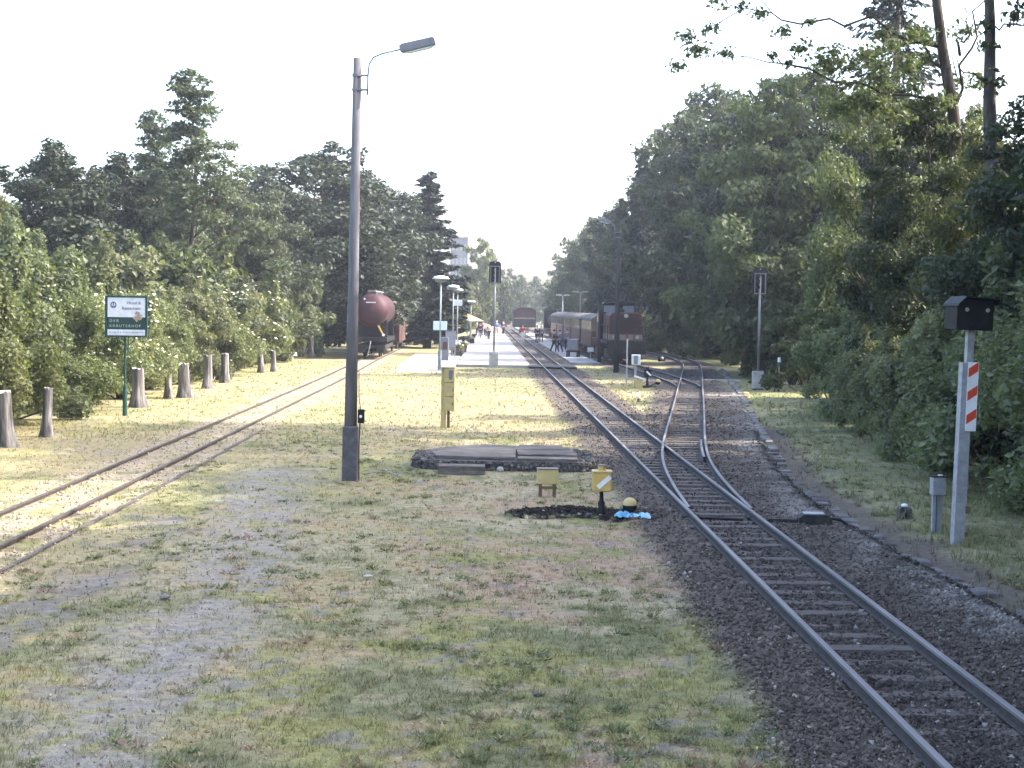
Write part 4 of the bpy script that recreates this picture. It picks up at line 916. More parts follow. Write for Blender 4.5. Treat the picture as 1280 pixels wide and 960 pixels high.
# slab platform with rubble edge
q0 = G(628, 590); t = thing('stone_platform', 'low weathered slab platform on dark rubble in the middle of the yard', 'platform', (0, 34.2, 0))
z = .27; rr = random.Random(8)
rb = MB(); ou = [(-2.10, .55), (-1.95, .1), (-1.5, -.05), (0, -.12), (1.45, -.1), (1.75, .1), (1.84, 1.0), (1.78, 2.3), (1.5, 3.6), (-.6, 4.0), (-1.6, 3.2), (-2.1, 1.9)]
rb.prism(ou, -.1, z - .05, 'z'); part('core', rb, M['rubble'], t)
def rub(n, f):
    m = MB()
    for i in range(n):
        x, y, zz = f(); m.ball((x, y, zz), rr.uniform(.04, .09), 6, 4, (rr.uniform(.7, 1.2), rr.uniform(.7, 1.1), rr.uniform(.5, .9)))
    return m
def edge_pt():
    i = rr.randrange(len(ou)); a, c = ou[i], ou[(i + 1) % len(ou)]; f = rr.random(); return a[0] + (c[0] - a[0]) * f, a[1] + (c[1] - a[1]) * f, rr.uniform(-.02, z - .09)
def end_pt():
    if rr.random() < .55: return rr.uniform(-2.08, -1.62), rr.uniform(.15, 2.2), z - .05
    return rr.uniform(1.38, 1.8), rr.uniform(.1, 2.6), z - .05
kind(part('rubble', rub(330, lambda: edge_pt() if rr.random() < .62 else end_pt()), M['rubble'], t), 'stuff')
for ou2, lab in (([(-1.6, .2), (.1, .08), (.12, 2.9), (-.6, 3.3), (-1.3, 2.6), (-1.75, 1.1)], 0),):
    part('slab', MB().prism(ou2, z - .06, z + .03, 'z'), M['slab'], t, bevel=.02)
for i, y in enumerate((.25, .92, 1.58, 2.25, 2.9)):
    part('slab', MB().box((.80 + rr.uniform(-.05, .05) - .08 * i * .3, y, z - .02 + rr.uniform(-.025, .03)), (1.30 if i < 4 else 1.0, .54, .09), Matrix.Rotation(rr.uniform(-.02, .02), 3, 'Z')), M['slab'], t, bevel=.02)
q, k = on(577, 592); o = link('stone_slab', MB().box((0, 0, .09), (.98, .5, .2), Matrix.Rotation(.03, 3, 'Z')).mesh('stone_slab'), M['slab'], None, (q.x, q.y - .05, 0), 0, .02); tag(o, 'loose grey stone block lying against the front of the slab platform', 'stone block')
q, k = on(625, 590); o = link('stone', MB().ball((0, 0, .06), .075, 7, 5, (1.1, .8, .9)).mesh('stone'), M['concrete'], None, (q.x, q.y - .1, 0)); tag(o, 'bright broken stone leaning on the front of the slab platform', 'stone')

# yellow box on wooden legs
q, k = on(684, 620); t = thing('junction_box', 'low yellow box on brown legs in the grass before the slab platform', 'junction box', q, R(4))
part('box', MB().box((0, 0, .37), (.38, .26, .27)), M['yellow_box'], t, bevel=.012); part('lid', MB().box((0, 0, .515), (.40, .28, .022)), M['cream'], t, bevel=.006)
for s in (-1, 1):
    for d in (-1, 1): part('leg', MB().box((s * .13, d * .09, .1), (.045, .045, .28)), M['wood'], t)
part('rail', MB().box((0, -.125, .17), (.34, .02, .05)), M['wood'], t)

# switch stand with lantern and weight
def switch_stand(q, rz, label, yellow_weight=True, turned=False):
    t = thing('switch_stand', label, 'switch stand', q, rz, 'hand lever switch stands')
    part('base', MB().box((.05, 0, .05), (.62, .34, .12)), M['dark'], t, bevel=.02)
    b = MB(); b.smooth = True; b.lathe([(.09, .08), (.075, .16), (.05, .2), (.06, .3), (.035, .34), (.03, .52)], 12); part('stem', b, M['black'], t)
    ln = MB(); ln.box((0, 0, .66), (.31, .27, .32)); lo = part('lantern', ln, M['black'] if turned else M['yellow'], t, bevel=.02)
    part('hood', MB().box((0, 0, .83), (.34, .30, .03)), M['yellow_box'] if not turned else M['black'], lo, bevel=.01)
    b = MB(); b.cyl((0, 0, .845), (0, 0, .92), .065, None, 14); part('chimney', b, M['yellow'] if not turned else M['black'], lo)
    b = MB(); b.cyl((0, 0, .92), (0, 0, .945), .085, .07, 14); part('chimney_cap', b, M['cream'] if not turned else M['black'], lo)
    sg = 1 if not turned else -1
    part('bar', MB().box((.03, -.138, .66), (.27, .012, .075), Matrix.Rotation(-sg * R(42), 3, 'Y')), M['white'], lo)
    b = MB(); b.smooth = True; b.tube([(.08, -.05, .1), (.3, -.06, .17), (.46, -.07, .24)], .022); lv = part('lever', b, M['black'], t)
    w = MB(); w.smooth = True; w.ball((.47, -.08, .28), .125, 18, 12)
    me = w.mesh('weight'); o = link('weight', me, [M['yellow_box'], M['black']], lv)
    for p in me.polygons: p.material_index = 0 if p.center.z > .27 else 1
    return t
q, k = on(752, 650); switch_stand((q.x, q.y + .15, -.03), 0, 'yellow switch lantern with white diagonal bar and round weight beside the main track')
q, k = on(809, 485); switch_stand((q.x, q.y, 0), R(6), 'black switch lantern with a white bar on the dry grass island before the locomotive', True, True)
# blue sheet by the lever
bm = bmesh.new(); nx_, ny_ = 22, 10; grid = []
for j in range(ny_ + 1):
    rw = []
    for i in range(nx_ + 1):
        u, v = i / nx_, j / ny_; x = (u - .5) * .60; y = (v - .5) * .28; h = .10 * math.sin(math.pi * v) ** .6 * (.6 + .5 * math.sin(u * 9) * .5) * math.sin(math.pi * min(1, u * 1.02 + .001)) ** .3 + .02 * math.sin(u * 31 + v * 7) + .012 * math.sin(v * 23 + u * 13)
        rw.append(bm.verts.new((x, y + .03 * math.sin(u * 6), max(.0, h) + .01)))
    grid.append(rw)
for j in range(ny_):
    for i in range(nx_): bm.faces.new((grid[j][i], grid[j][i + 1], grid[j + 1][i + 1], grid[j + 1][i]))
me = bpy.data.meshes.new('plastic_sheet'); bm.to_mesh(me); bm.free()
q, k = on(788, 651); o = link('plastic_sheet', me, M['blue'], None, (q.x + .03, q.y - .12, .075), R(-6)); o.modifiers.new('solid', 'SOLIDIFY').thickness = .01; tag(o, 'crumpled bright blue plastic sheet lying below the lever weight', 'plastic sheet')
# switch rods and the point machine
q1 = G(806, 650); q2 = G(930, 655)
b = MB(); b.tube([(q1.x, q1.y + .1, .06), (q2.x, q2.y + .1, .06)], .022, 8); b.tube([(q1.x, q1.y - .02, .05), (float(x_main(26.6)) - .5, q2.y - .05, .045)], .016, 8)
for x_ in (-.5, .5): b.box((float(x_main(26.6)) + x_, 26.6, .055), (.12, .16, .05))
tag(link('switch_rod', b.mesh('switch_rod'), M['black']), 'dark switch rods crossing the track from the lever to the switch blades', 'rod')
q, k = on(1018, 659); t = thing('point_machine', 'low dark point machine in the ballast right of the switch', 'point machine', (q.x, q.y, .03), R(-4))
part('case', MB().prism([(-.27, 0), (.27, 0), (.27, .13), (.2, .19), (-.2, .19), (-.27, .13)], -.16, .16, 'y'), M['dark'], t, bevel=.015)
part('lid', MB().box((-.02, 0, .2), (.34, .26, .02)), M['galv'], t, bevel=.006)
b = MB(); b.tube([(.26, 0, .12), (.42, -.02, .1), (.53, -.05, .02), (.6, -.06, -.05)], .022, 8); part('cable', b, M['black'], t)
b = MB(); b.box((-.5, .02, .06), (.5, .12, .07)); b.tube([(-.85, .02, .05), (-.5, .02, .07)], .02); part('crank', b, M['dark'], t, bevel=.01)

# striped post with the black signal housing
q, k = on(1196, 688); t = thing('signal_post', 'leaning grey signal post with red and white striped plate and black lamp housing', 'signal', q, R(8), None, (0, R(1.3)))
H_ = 3.32
b = MB(); b.prism([(-.085, -.07), (.085, -.07), (.085, .07), (.07, .07), (.07, -.055), (-.07, -.055), (-.07, .07), (-.085, .07)], -.1, 2.80, 'z'); part('lower_post', b, M['galv'], t)
b = MB(); b.box((.035, .0, 2.9), (.11, .10, 1.1)); part('upper_post', b, M['galv'], t, bevel=.008)
pl = part('striped_plate', MB().box((.07, -.10, 2.30), (.165, .012, 1.02)), M['white'], t)
for i in range(3):
    z0 = 1.89 + i * .345; b = MB(); b.prism([(-.005, z0), (.145, z0 + .10), (.145, z0 + .235), (-.005, z0 + .135)], -.109, -.107, 'y'); part('stripe', b, M['red'], pl)
hb = MB(); hb.prism([(-.27, 3.28), (.30, 3.28), (.30, 3.73), (-.17, 3.75), (-.27, 3.66)], -.20, .24, 'y'); hs = part('lamp_housing', hb, M['black'], t, bevel=.012)
hd = MB(); hd.prism([(-.30, 3.63), (-.28, 3.67), (-.17, 3.775), (.38, 3.76), (.38, 3.66), (.34, 3.66), (.34, 3.735), (-.165, 3.755), (-.28, 3.64)], -.30, .27, 'y'); part('hood', hd, M['black'], hs)
b = MB()
for x_ in (-.12, .2): b.cyl((x_, -.215, 3.58), (x_, -.195, 3.58), .03, None, 10)
part('latch', b, M['galv'], hs)
b = MB(); b.box((.10, -.07, .62), (.06, .05, .11)); b.box((.1, -.06, .25), (.05, .05, .07)); part('terminal', b, M['wood'], t)
# grey cabinet on a post, dark marker stone
q, k = on(1170, 674); t = thing('cable_cabinet', 'small grey cabinet on a flat post left of the striped signal post', 'cabinet', q, R(6))
part('post', MB().box((.01, .03, .33), (.16, .06, .78)), M['galv'], t, bevel=.006); c = part('box', MB().box((-.01, -.04, .84), (.22, .15, .28)), M['galv'], t, bevel=.015)
part('lid', MB().box((-.01, -.04, .99), (.24, .17, .02)), M['dark'], c, bevel=.004); part('cap', MB().box((.03, -.03, 1.005), (.06, .06, .02)), M['white'], c)
part('conduit', MB().cyl((-.03, -.02, -.05), (-.03, -.02, .7), .016), M['lamp_grey'], t)
q, k = on(1130, 656); t = thing('marker_stone', 'dark squat marker with a white cap in the grass by the kerb', 'marker', q)
part('body', MB().prism([(-.125, 0), (-.05, 0), (-.02, .2), (.02, .2), (.05, 0), (.125, 0), (.10, .28), (.07, .31), (-.07, .31), (-.10, .28)], -.1, .1, 'y'), M['rubble'], t, bevel=.012); part('cap', MB().ball((0, 0, .32), .055, 10, 6, (1.1, 1.1, .7)), M['white'], t)

# signals seen from the back
def back_signal(q, label, H, bw, bh, base_w, base_h, feet):
    t = thing('light_signal', label, 'signal', q, 0, 'light signals seen from behind')
    part('base_cabinet', MB().box((0, 0, base_h / 2 + feet), (base_w, .42, base_h)), M['concrete'], t, bevel=.015)
    if feet: part('plinth', MB().box((0, 0, feet / 2 - .02), (base_w * .9, .36, feet + .04)), M['dark'], t)
    b = MB(); b.smooth = True; b.cyl((0, 0, base_h + feet), (0, 0, H - bh * .3), .055, .05, 12); part('mast', b, M['lamp_grey'], t)
    z = H - bh / 2; s = part('screen', MB().prism([(-bw / 2, H - bh), (bw / 2, H - bh), (bw / 2, H - .12), (bw / 2 - .1, H), (-bw / 2 + .1, H), (-bw / 2, H - .12)], .02, .06, 'y'), M['black'], t)
    f = MB()
    for x_ in (-bw * .36, -bw * .02, bw * .36): f.box((x_, -.03, z - .1), (.04, .05, bh * .78))
    for z_ in (H - bh + .03, H - bh * .22): f.box((0, -.032, z_), (bw * .85, .04, .045))
    part('frame', f, M['lamp_grey'], t)
    f = MB()
    for i in range(3): f.cyl((-.1, -.12, H - bh * .3 - i * bh * .22), (-.1, .02, H - bh * .3 - i * bh * .22), .09, None, 12)
    part('lamp_case', f, M['black'], t)
    for x_ in (0,): part('latch', MB().box((0, -.03, H - .06), (.05, .05, .05)), M['galv'], t)
    return t
q, k = on(617, 459.5); back_signal(q, 'signal on a concrete block at the near end of the bright platform, seen from behind', (459.5 - 327) * k, .68, 1.28, .54, .92, 0)
q, k = on(947, 489.5); back_signal(q, 'tall signal with pale cabinet foot at the edge of the right wood, seen from behind', (489.5 - 335) * k, .64, 1.15, .48, .76, .14)
q, k = on(973, 492); t = thing('marker_post', 'thin pale marker post with a white head right of the tall signal', 'post', q); part('shaft', MB().cyl((0, 0, .14), (0, 0, 1.4), .04, .035, 10), M['galv'], t); part('head', MB().cyl((0, 0, 1.36), (0, 0, 1.56), .075, .06, 10), M['white'], t); part('foot', MB().cyl((0, 0, -.05), (0, 0, .16), .05, None, 10), M['black'], t)
q, k = on(985, 517); o = link('concrete_slab', MB().box((0, 0, .05), (.55, .5, .1)).mesh('concrete_slab'), M['concrete'], None, q, .3, .02); tag(o, 'pale concrete slab lying in the grass below the thin marker post', 'slab')
q, k = on(932, 497); o = link('yellow_marker', MB().box((0, 0, .1), (.3, .3, .26), None, .7).mesh('yellow_marker'), M['yellow_box'], None, q, .2, .03); tag(o, 'small yellow marker block left of the tall right signal', 'marker')
for i, (a, c_) in enumerate((((882, 477), (918, 476.5)), ((884, 497), (928, 496.5)))):
    p0, p1 = G(*a), G(*c_); b = MB(); b.box(((p0.x + p1.x) / 2, p0.y, .06), ((p1 - p0).length, .22, .10)); tag(link('duct_cover', b.mesh('duct_cover'), M['concrete'], None, (0, 0, 0), 0, .01), ('farther' if i == 0 else 'nearer') + ' of two pale duct covers laid across the gravel road on the right', 'duct cover')

# small things on the grass island before the locomotive
q, k = on(783, 481); t = thing('pole_sign', 'thin grey pole with a dark red cap on the island before the locomotive', 'pole', q); part('pole', MB().cyl((0, 0, -.05), (0, 0, 2.15), .038), M['galv'], t); part('cap', MB().cyl((0, 0, 2.15), (0, 0, 2.42), .045), M['loco_red'], t)
q, k = on(794, 480); t = thing('control_box', 'white framed control box on a post right of the thin grey pole', 'control box', q); part('post', MB().box((0, 0, .45), (.1, .08, 1.0)), M['galv'], t); c = part('box', MB().box((.02, 0, 1.15), (.42, .2, .48)), M['white'], t, bevel=.02); part('door', MB().box((0, -.105, 1.15), (.20, .012, .40)), M['lamp_green'], c)
q, k = on(797, 484); t = thing('ground_signal', 'small ground signal with a white slanted roof on the island', 'ground signal', (q.x - .02, q.y - .8, 0)); part('body', MB().box((0, 0, .2), (.34, .25, .42)), M['yellow_box'], t, bevel=.02); part('roof', MB().prism([(-.2, .5), (.3, .36), (.3, .42), (-.2, .58)], -.16, .16, 'y'), M['white'], t)
q, k = on(798, 502); t = thing('stake', 'tiny stake with white top and red foot beside the main track', 'stake', q); part('foot', MB().cyl((0, 0, -.03), (0, 0, .12), .05), M['coach_red'], t); part('top', MB().cyl((0, 0, .12), (0, 0, .2), .055), M['white'], t)
q, k = on(827, 452); t = thing('buffer_light', 'dark round ground lantern in the grass inside the siding curve', 'lantern', q); part('body', MB().box((0, 0, .2), (.5, .3, .4)), M['dark'], t, bevel=.05); part('lens', MB().ball((0, -.16, .22), .12), M['galv'], t)
q, k = on(738, 450); t = thing('notice_plate', 'small pale notice plate on a low stand before the coaches', 'sign', q); part('plate', MB().box((0, 0, .72), (.42, .03, .3)), M['lamp_shade'], t); part('stand', MB().box((0, .03, .3), (.06, .04, .7)), M['galv'], t)
for px, py, lab in ((749, 454, 'dark timber post beside the near end of the coaches'),):
    q, k = on(px, py); tag(link('timber_post', MB().cyl((0, 0, -.1), (0, 0, 4.4), .13, .11, 10).mesh('timber_post'), M['dark'], None, q), lab, 'post')
rr = random.Random(12)
for px, py, s, lab in ((206, 749, .07, 'flat pale stone on the worn trail at lower left'), (672, 872, .045, 'dark clod in the foreground grass below the middle'), (712, 902, .04, 'dark clod lowest in the foreground grass'), (460, 723, .05, 'pale pebble left of centre in the grass')):
    q, k = on(px, py); tag(link('stone', MB().ball((0, 0, .03), s, 9, 6, (1.3, .9, .4)).mesh('stone'), M['kerb'] if 'flat' in lab else M['concrete'] if 'pale' in lab or 'white' in lab else M['rubble'], None, q, rr.random() * 3), lab, 'stone')
b = MB(); b.smooth = True; b.tube([G(457, 592, .05), G(470, 590, .09), G(484, 589, .1), G(500, 596, .04)], .014, 6); tag(link('dry_branch', b.mesh('dry_branch'), M['cut_wood']), 'pale dry branch on the grass right of the near mast foot', 'branch')
# ------------------------------------------------------------------ platform furniture
def plamp(q, H, label, signs=None, twin=False):
    t = thing('platform_lamp', label, 'platform lamp', q, 0, 'platform lamps'); b = MB(); b.smooth = True; b.cyl((0, 0, -.05), (0, 0, H - .1), .06, .05, 12); part('pole', b, M['lamp_green'], t)
    part('pole_foot', MB().cyl((0, 0, -.05), (0, 0, 1.1), .11, .10, 12), M['lamp_green'], t)
    if twin:
        for s in (-1, 1): part('lamp_head', MB().box((s * .45, 0, H), (.6, .3, .12)), M['galv'], t, bevel=.03)
        part('arm', MB().cyl((-.4, 0, H - .08), (.4, 0, H - .08), .03), M['galv'], t); return t
    b = MB(); b.smooth = True; b.lathe([(.05, H - .32), (.30, H - .28), (.34, H - .16), (.36, H - .12)], 20); part('globe', b, M['lamp_green'], t)
    b = MB(); b.smooth = True; b.lathe([(.47, H - .13), (.48, H - .10), (.36, H + .01), (.12, H + .05), (.01, H + .06)], 22); part('lamp_shade', b, M['lamp_shade'], t)
    if signs:
        for s in (-1, 1): part('sign_panel', MB().box((s * .21, -.085, signs), (.35, .03, .50)), M['sign'], t, bevel=.006)
    return t
M['sign'] = mat('sign_enamel', (0.66, 0.76, 0.84), .4, 0, .05, 4)
q, k = on(549.5, 462); plamp(q, (462 - 346) * k, 'nearest mushroom platform lamp with two white panels at chest height', (462 - 407) * k)
q = Vector((AT(565.5, 440, 114).x, 114, .1)); plamp(q, AT(565, 357, 114).z - .1, 'second nearest mushroom lamp on the left platform edge')
q = Vector((AT(571, 440, 132).x, 132, .1)); plamp(q, AT(571, 361, 132).z - .1, 'third mushroom lamp on the left platform edge, with panels near its top', AT(571, 380, 132).z)
q = Vector((AT(588, 440, 165).x, 165, .1)); plamp(q, AT(588, 376, 165).z - .1, 'farthest mushroom lamp on the left platform, near the parasol')
for px, D, top, lab in ((703, 180, 370, 'pale twin lamp rising above the rear coaches'), (725, 150, 366, 'grey twin lamp above the middle of the coach train'), (677, 225, 385, 'distant twin lamp right of the far red engine')):
    q = Vector((x_main(D) + 2.0 if px < 700 else AT(px, 400, D).x, D, .1)); q.x = AT(px, 400, D).x; plamp(q, AT(px, top, D).z, lab, None, True)
q = Vector((AT(556, 440, 104).x, 104, .04)); t = thing('ticket_machine', 'grey cabinet right of the nearest platform lamp', 'cabinet', q); part('body', MB().box((0, 0, .75), (.5, .4, 1.5)), M['lamp_grey'], t, bevel=.03); part('panel', MB().box((.02, -.206, .95), (.3, .012, .5)), M['coach_red'], t)
q = Vector((AT(563, 440, 108).x, 108, .04)); t = thing('information_case', 'tall grey information case behind the nearest platform lamp', 'display case', q); part('case', MB().box((0, 0, 1.2), (.7, .16, 1.3)), M['lamp_grey'], t, bevel=.02)
for s in (-1, 1): part('leg', MB().box((s * .3, 0, .3), (.06, .06, .7)), M['galv'], t)
part('pane', MB().box((0, -.086, 1.25), (.58, .01, 1.0)), M['pale_glass'], t)
def planter(px, D, lab):
    q = Vector((AT(px, 440, D).x, D, .1)); t = thing('flower_tub', lab, 'flower tub', q); b = MB(); b.smooth = True; b.lathe([(.32, 0), (.42, .45), (.45, .5), (.40, .5)], 18); part('tub', b, M['rubble'], t)
    rg = np.random.default_rng(int(px)); link('plant', quads(leaf_cloud(rg, np.array([[0, 0, .62]]), np.array([[.42, .42, .28]]), 500, .12), 'plant'), LM['bush'], t)
    rr = random.Random(int(px)); fm = MB().ball((0, 0, 0), .075, 7, 5, (1, 1, .7)).mesh('flower')
    for i in range(11): link('flower', fm, M['white'], t, (rr.gauss(0, .22), rr.gauss(0, .2) - .1, .72 + rr.uniform(0, .22)))
planter(573, 112, 'dark flower tub with white flowers by the second platform lamp'); planter(577, 119, 'dark flower tub with white flowers, right of the other at the platform edge')
q = Vector((AT(584, 440, 172).x, 172, .1)); t = thing('parasol', 'beige parasol with an orange stripe over the far left platform', 'parasol', q)
part('pole', MB().cyl((0, 0, 0), (0, 0, 2.6), .03), M['galv'], t)
b = MB(); b.lathe([(1.7, 1.95), (1.68, 2.0), (.85, 2.36)], 8); part('canopy', b, M['beige'], t); b = MB(); b.lathe([(.85, 2.37), (.05, 2.68)], 8); part('canopy_top', b, M['orange'], t)
for i, (px, D, lab) in enumerate(((592, 176, 'pale bench below the parasol'), (590, 150, 'pale bench near the farthest mushroom lamp'))):
    q = Vector((AT(px, 440, D).x, D, .16)); t = thing('bench', lab, 'bench', q, R(90), 'benches on the left platform'); part('seat', MB().box((0, 0, .45), (1.7, .42, .05)), M['cream'], t, bevel=.01); part('backrest', MB().box((0, .22, .75), (1.7, .05, .4)), M['cream'], t, bevel=.01)
    for s in (-1, 1): part('leg', MB().box((s * .7, 0, .21), (.07, .4, .43)), M['dark'], t)

# ------------------------------------------------------------------ people
def skin_mesh(name, pts, edges, radii, sub=1):
    me = bpy.data.meshes.new(name); me.from_pydata(pts, edges, []); o = bpy.data.objects.new(name, me); col.objects.link(o)
    sk = o.modifiers.new('skin', 'SKIN'); 
    for i, r in enumerate(radii): me.skin_vertices[0].data[i].radius = (r, r)
    me.skin_vertices[0].data[0].use_root = True
    if sub: o.modifiers.new('sub', 'SUBSURF').levels = sub; o.modifiers['sub'].render_levels = sub
    dg = bpy.context.evaluated_depsgraph_get(); m2 = bpy.data.meshes.new_from_object(o.evaluated_get(dg)); bpy.data.objects.remove(o); m2.name = name
    return m2
def person(q, rz, label, top, legs, hat=None, H=1.72, stride=.12, arm=.0, group='people on the platforms'):
    t = thing('person', label, 'person', q, rz, group); s = H / 1.72; z = lambda v: v * s
    hip, knee, ank = .9, .5, .08; st = stride
    P = [(0, 0, z(.95)), (0, 0, z(1.15)), (0, -.01, z(1.36)), (0, 0, z(1.48)), (0, -.01, z(1.60)), (0, -.015, z(1.70)),
         (-.10, 0, z(.86)), (-.11, -st * .6, z(knee)), (-.11, -st * .4 + .02, z(ank)), (-.11, -st * .4 - .13, z(.03)),
         (.10, 0, z(.86)), (.11, st * .5, z(knee)), (.11, st + .02, z(ank)), (.11, st - .10, z(.03)),
         (-.19, 0, z(1.40)), (-.24, .03, z(1.12)), (-.24 + arm * .1, -.08 - arm * .2, z(.88 + arm * .25)), (-.24 + arm * .12, -.12 - arm * .25, z(.80 + arm * .3)),
         (.19, 0, z(1.40)), (.25, .02, z(1.12)), (.26, -.06, z(.88)), (.26, -.09, z(.79))]
    E_ = [(0, 1), (1, 2), (2, 3), (3, 4), (4, 5), (0, 6), (6, 7), (7, 8), (8, 9), (0, 10), (10, 11), (11, 12), (12, 13), (2, 14), (14, 15), (15, 16), (16, 17), (2, 18), (18, 19), (19, 20), (20, 21)]
    r = [.13, .125, .13, .05, .085, .075, .095, .06, .04, .035, .095, .06, .04, .035, .06, .045, .032, .032, .06, .045, .032, .032]
    link('body', skin_mesh('body', P, E_, r), M['skin'], t)
    gm_ = lambda n, ids, grow_, m: link(n, skin_mesh(n, [P[i] for i in ids], [(ids.index(a), ids.index(b)) for a, b in E_ if a in ids and b in ids], [r[i] + grow_ for i in ids]), m, t)
    gm_('jacket', [0, 1, 2, 14, 15, 16, 18, 19, 20], .022, top); gm_('trousers', [0, 6, 7, 8, 10, 11, 12], .02, legs)
    b = MB(); b.smooth = True
    if hat: b.ball((0, -.02, z(1.69)), .115, 14, 8, (1, 1.1, .72)); part('hat', b, hat, t)
    else: b.ball((0, .012, z(1.68)), .102, 12, 8, (1, 1.05, .85)); part('hair', b, M['hair'], t)
    return t
cloth = {n: mat('cloth_' + n, c, .85, 0, .15, 6) for n, c in dict(navy=(.03, .035, .07), red=(.35, .04, .05), grey=(.18, .18, .19), white=(.7, .7, .7), black=(.02, .02, .022), tan=(.35, .25, .17), blue=(.10, .16, .32), violet=(.12, .10, .2)).items()}
def at_feet(px, D, z=.16): return Vector((AT(px, 415, D).x, D, z))
for px, D, z, rz, lab, a, b_, h_, st, ar in [
    (600, 172, .16, 20, 'person in black on the left platform beside the parasol', 'black', 'black', None, .05, 0),
    (607.5, 178, .16, -160, 'person with white top and dark trousers left of the pale signal mast', 'white', 'navy', None, .15, 0),
    (611, 166, .16, 30, 'person with tan top and dark trousers just left of the signal mast', 'tan', 'black', None, .12, 0),
    (596, 184, .16, 90, 'person with grey top standing left of the group on the left platform', 'grey', 'navy', None, .1, .3),
    (604, 186, .16, 0, 'person with red top behind the one with the white top on the left platform', 'red', 'black', None, .1, 0),
    (629, 200, .16, 30, 'person in navy at the right edge of the left platform, farthest away', 'navy', 'black', None, .1, 0),
    (621, 190, .16, 190, 'person with blue top and pale hat right of the signal mast', 'blue', 'tan', 'white', .1, .5),
    (653.5, 160, .12, 10, 'person in red with pale trousers between the tracks in front of the far engine', 'red', 'white', None, .2, .8),
    (671.5, 150, .15, 15, 'person in dark clothes with bent arms, left of a pair on the right platform', 'navy', 'black', None, .1, .7),
    (676.5, 153, .15, -20, 'person with grey jacket and white hat on the right platform', 'grey', 'black', 'white', .05, .6),
    (693, 122, .15, 100, 'person in black walking at the near end of the rear coaches', 'black', 'black', None, .25, .3),
    (700, 121, .15, -80, 'person with violet jacket beside the one in black near the coaches', 'violet', 'navy', None, .2, .4),
    (709, 128, .15, 170, 'person with grey jacket close to the coach doors', 'grey', 'navy', None, .08, .2)]:
    person(at_feet(px, D, z), R(rz), lab, cloth[a], cloth[b_], cloth[h_] if h_ else None, 1.74, st, ar)
q = at_feet(717, 112, .15); t = thing('luggage_cart', 'dark loaded luggage cart on the near end of the right platform', 'cart', q, R(80))
part('deck', MB().box((0, 0, .4), (1.5, .8, .1)), M['dark'], t); part('load', MB().box((-.1, 0, .85), (1.2, .7, .8)), M['lamp_grey'], t, bevel=.06)
for sx in (-1, 1):
    for sy in (-1, 1): part('wheel', MB().cyl((sx * .5, sy * .36 - .04, .18), (sx * .5, sy * .36 + .04, .18), .18), M['black'], t)

# ------------------------------------------------------------------ rolling stock
def align(fx, y0, y1): return Vector((float(fx(y0)), y0, .17)), -math.atan((float(fx(y1)) - float(fx(y0))) / (y1 - y0)) * -1
def on_track(fx, y0, L_):
    x0, x1 = float(fx(y0)), float(fx(y0 + L_)); return Vector((x0, y0, .0)), -math.atan((x1 - x0) / L_)
def wheelset(t, y, r=.4, z0=.17, g=.5):
    b = MB(); b.cyl((-g - .05, y, z0 + r), (g + .05, y, z0 + r), .07, None, 10)
    for s in (-1, 1): b.cyl((s * g - .05, y, z0 + r), (s * g + .05, y, z0 + r), r, None, 20); b.cyl((s * (g - .03) - .03, y, z0 + r), (s * (g - .03) + .03, y, z0 + r), r + .035, None, 20)
    part('wheelset', b, M['dark'], t)
# tank wagon carried on a low transporter
L_ = 8.6; p, rz = on_track(x_side, 104, L_ + 2); p.x -= .0; t = thing('tank_wagon', 'dark red tank wagon on the left siding behind the lighting mast', 'tank wagon', p, rz)
zc, r = 3.22, 1.08
b = MB(); b.smooth = True; n = 32; rows_ = [(.02, -.42), (.35, -.36), (.68, -.22), (.9, -.02), (.98, .14), (1.0, .3), (1.0, L_ / 2), (1.0, L_ - .3), (.98, L_ - .14), (.9, L_ + .02), (.68, L_ + .22), (.35, L_ + .36), (.02, L_ + .42)]
vs = [(r * f * math.cos(6.283 * i / n), y, zc + r * f * math.sin(6.283 * i / n)) for f, y in rows_ for i in range(n)]
fs = [(j * n + i, j * n + (i + 1) % n, (j + 1) * n + (i + 1) % n, (j + 1) * n + i) for j in range(len(rows_) - 1) for i in range(n)]
b._add(vs, fs); tk = part('tank', b, M['tank'], t)
b = MB(); b.box((0, L_ / 2, zc + r + .16), (.55, L_ - .4, .05)); wk = part('walkway', b, M['galv'], t)
b = MB()
for y in np.linspace(.5, L_ - .5, 7):
    for s in (-.26, .26): b.cyl((s, y, zc + r - .03), (s, y, zc + r + .14), .02, None, 6)
part('brackets', b, M['galv'], wk)
b = MB(); xx = -.32
rr = random.Random(6)
b.box((-.42, -.37, zc + .72), (.12, .02, .10), Matrix.Rotation(.6, 3, 'Y')); 
for i in range(6): w = rr.uniform(.05, .12); b.box((xx + w / 2, -.375 + .0 * i, zc + .50), (w, .02, .07)); xx += w + .02
part('markings', b, M['white'], tk)
part('frame', MB().box((0, L_ / 2, 1.30), (2.1, L_ + .6, .30)), M['black'], t, bevel=.02)
for y in (.7, L_ - .7):
    b = MB(); b.prism([(-1.0, 1.46), (1.0, 1.46), (.98, 2.62), (.55, 2.28), (0, 2.16), (-.55, 2.28), (-.98, 2.62)], y - .12, y + .12, 'y'); part('saddle', b, M['black'], t)
b = MB(); b.box((.55, .35, 2.0), (.08, .3, .9), Matrix.Rotation(-.5, 3, 'Y')); part('yellow_brace', b, M['yellow'], t)
b = MB()
for s in (-1, 1): b.cyl((s * .78, -.66, 1.35), (s * .78, -.3, 1.35), .07, None, 10); b.cyl((s * .78, -.74, 1.35), (s * .78, -.66, 1.35), .21, None, 18)
part('buffers', b, M['dark'], t)
b = MB(); b.cyl((.82, -.36, 1.62), (.82, -.30, 1.62), .09, None, 12); part('tail_lamp', b, M['white'], t)
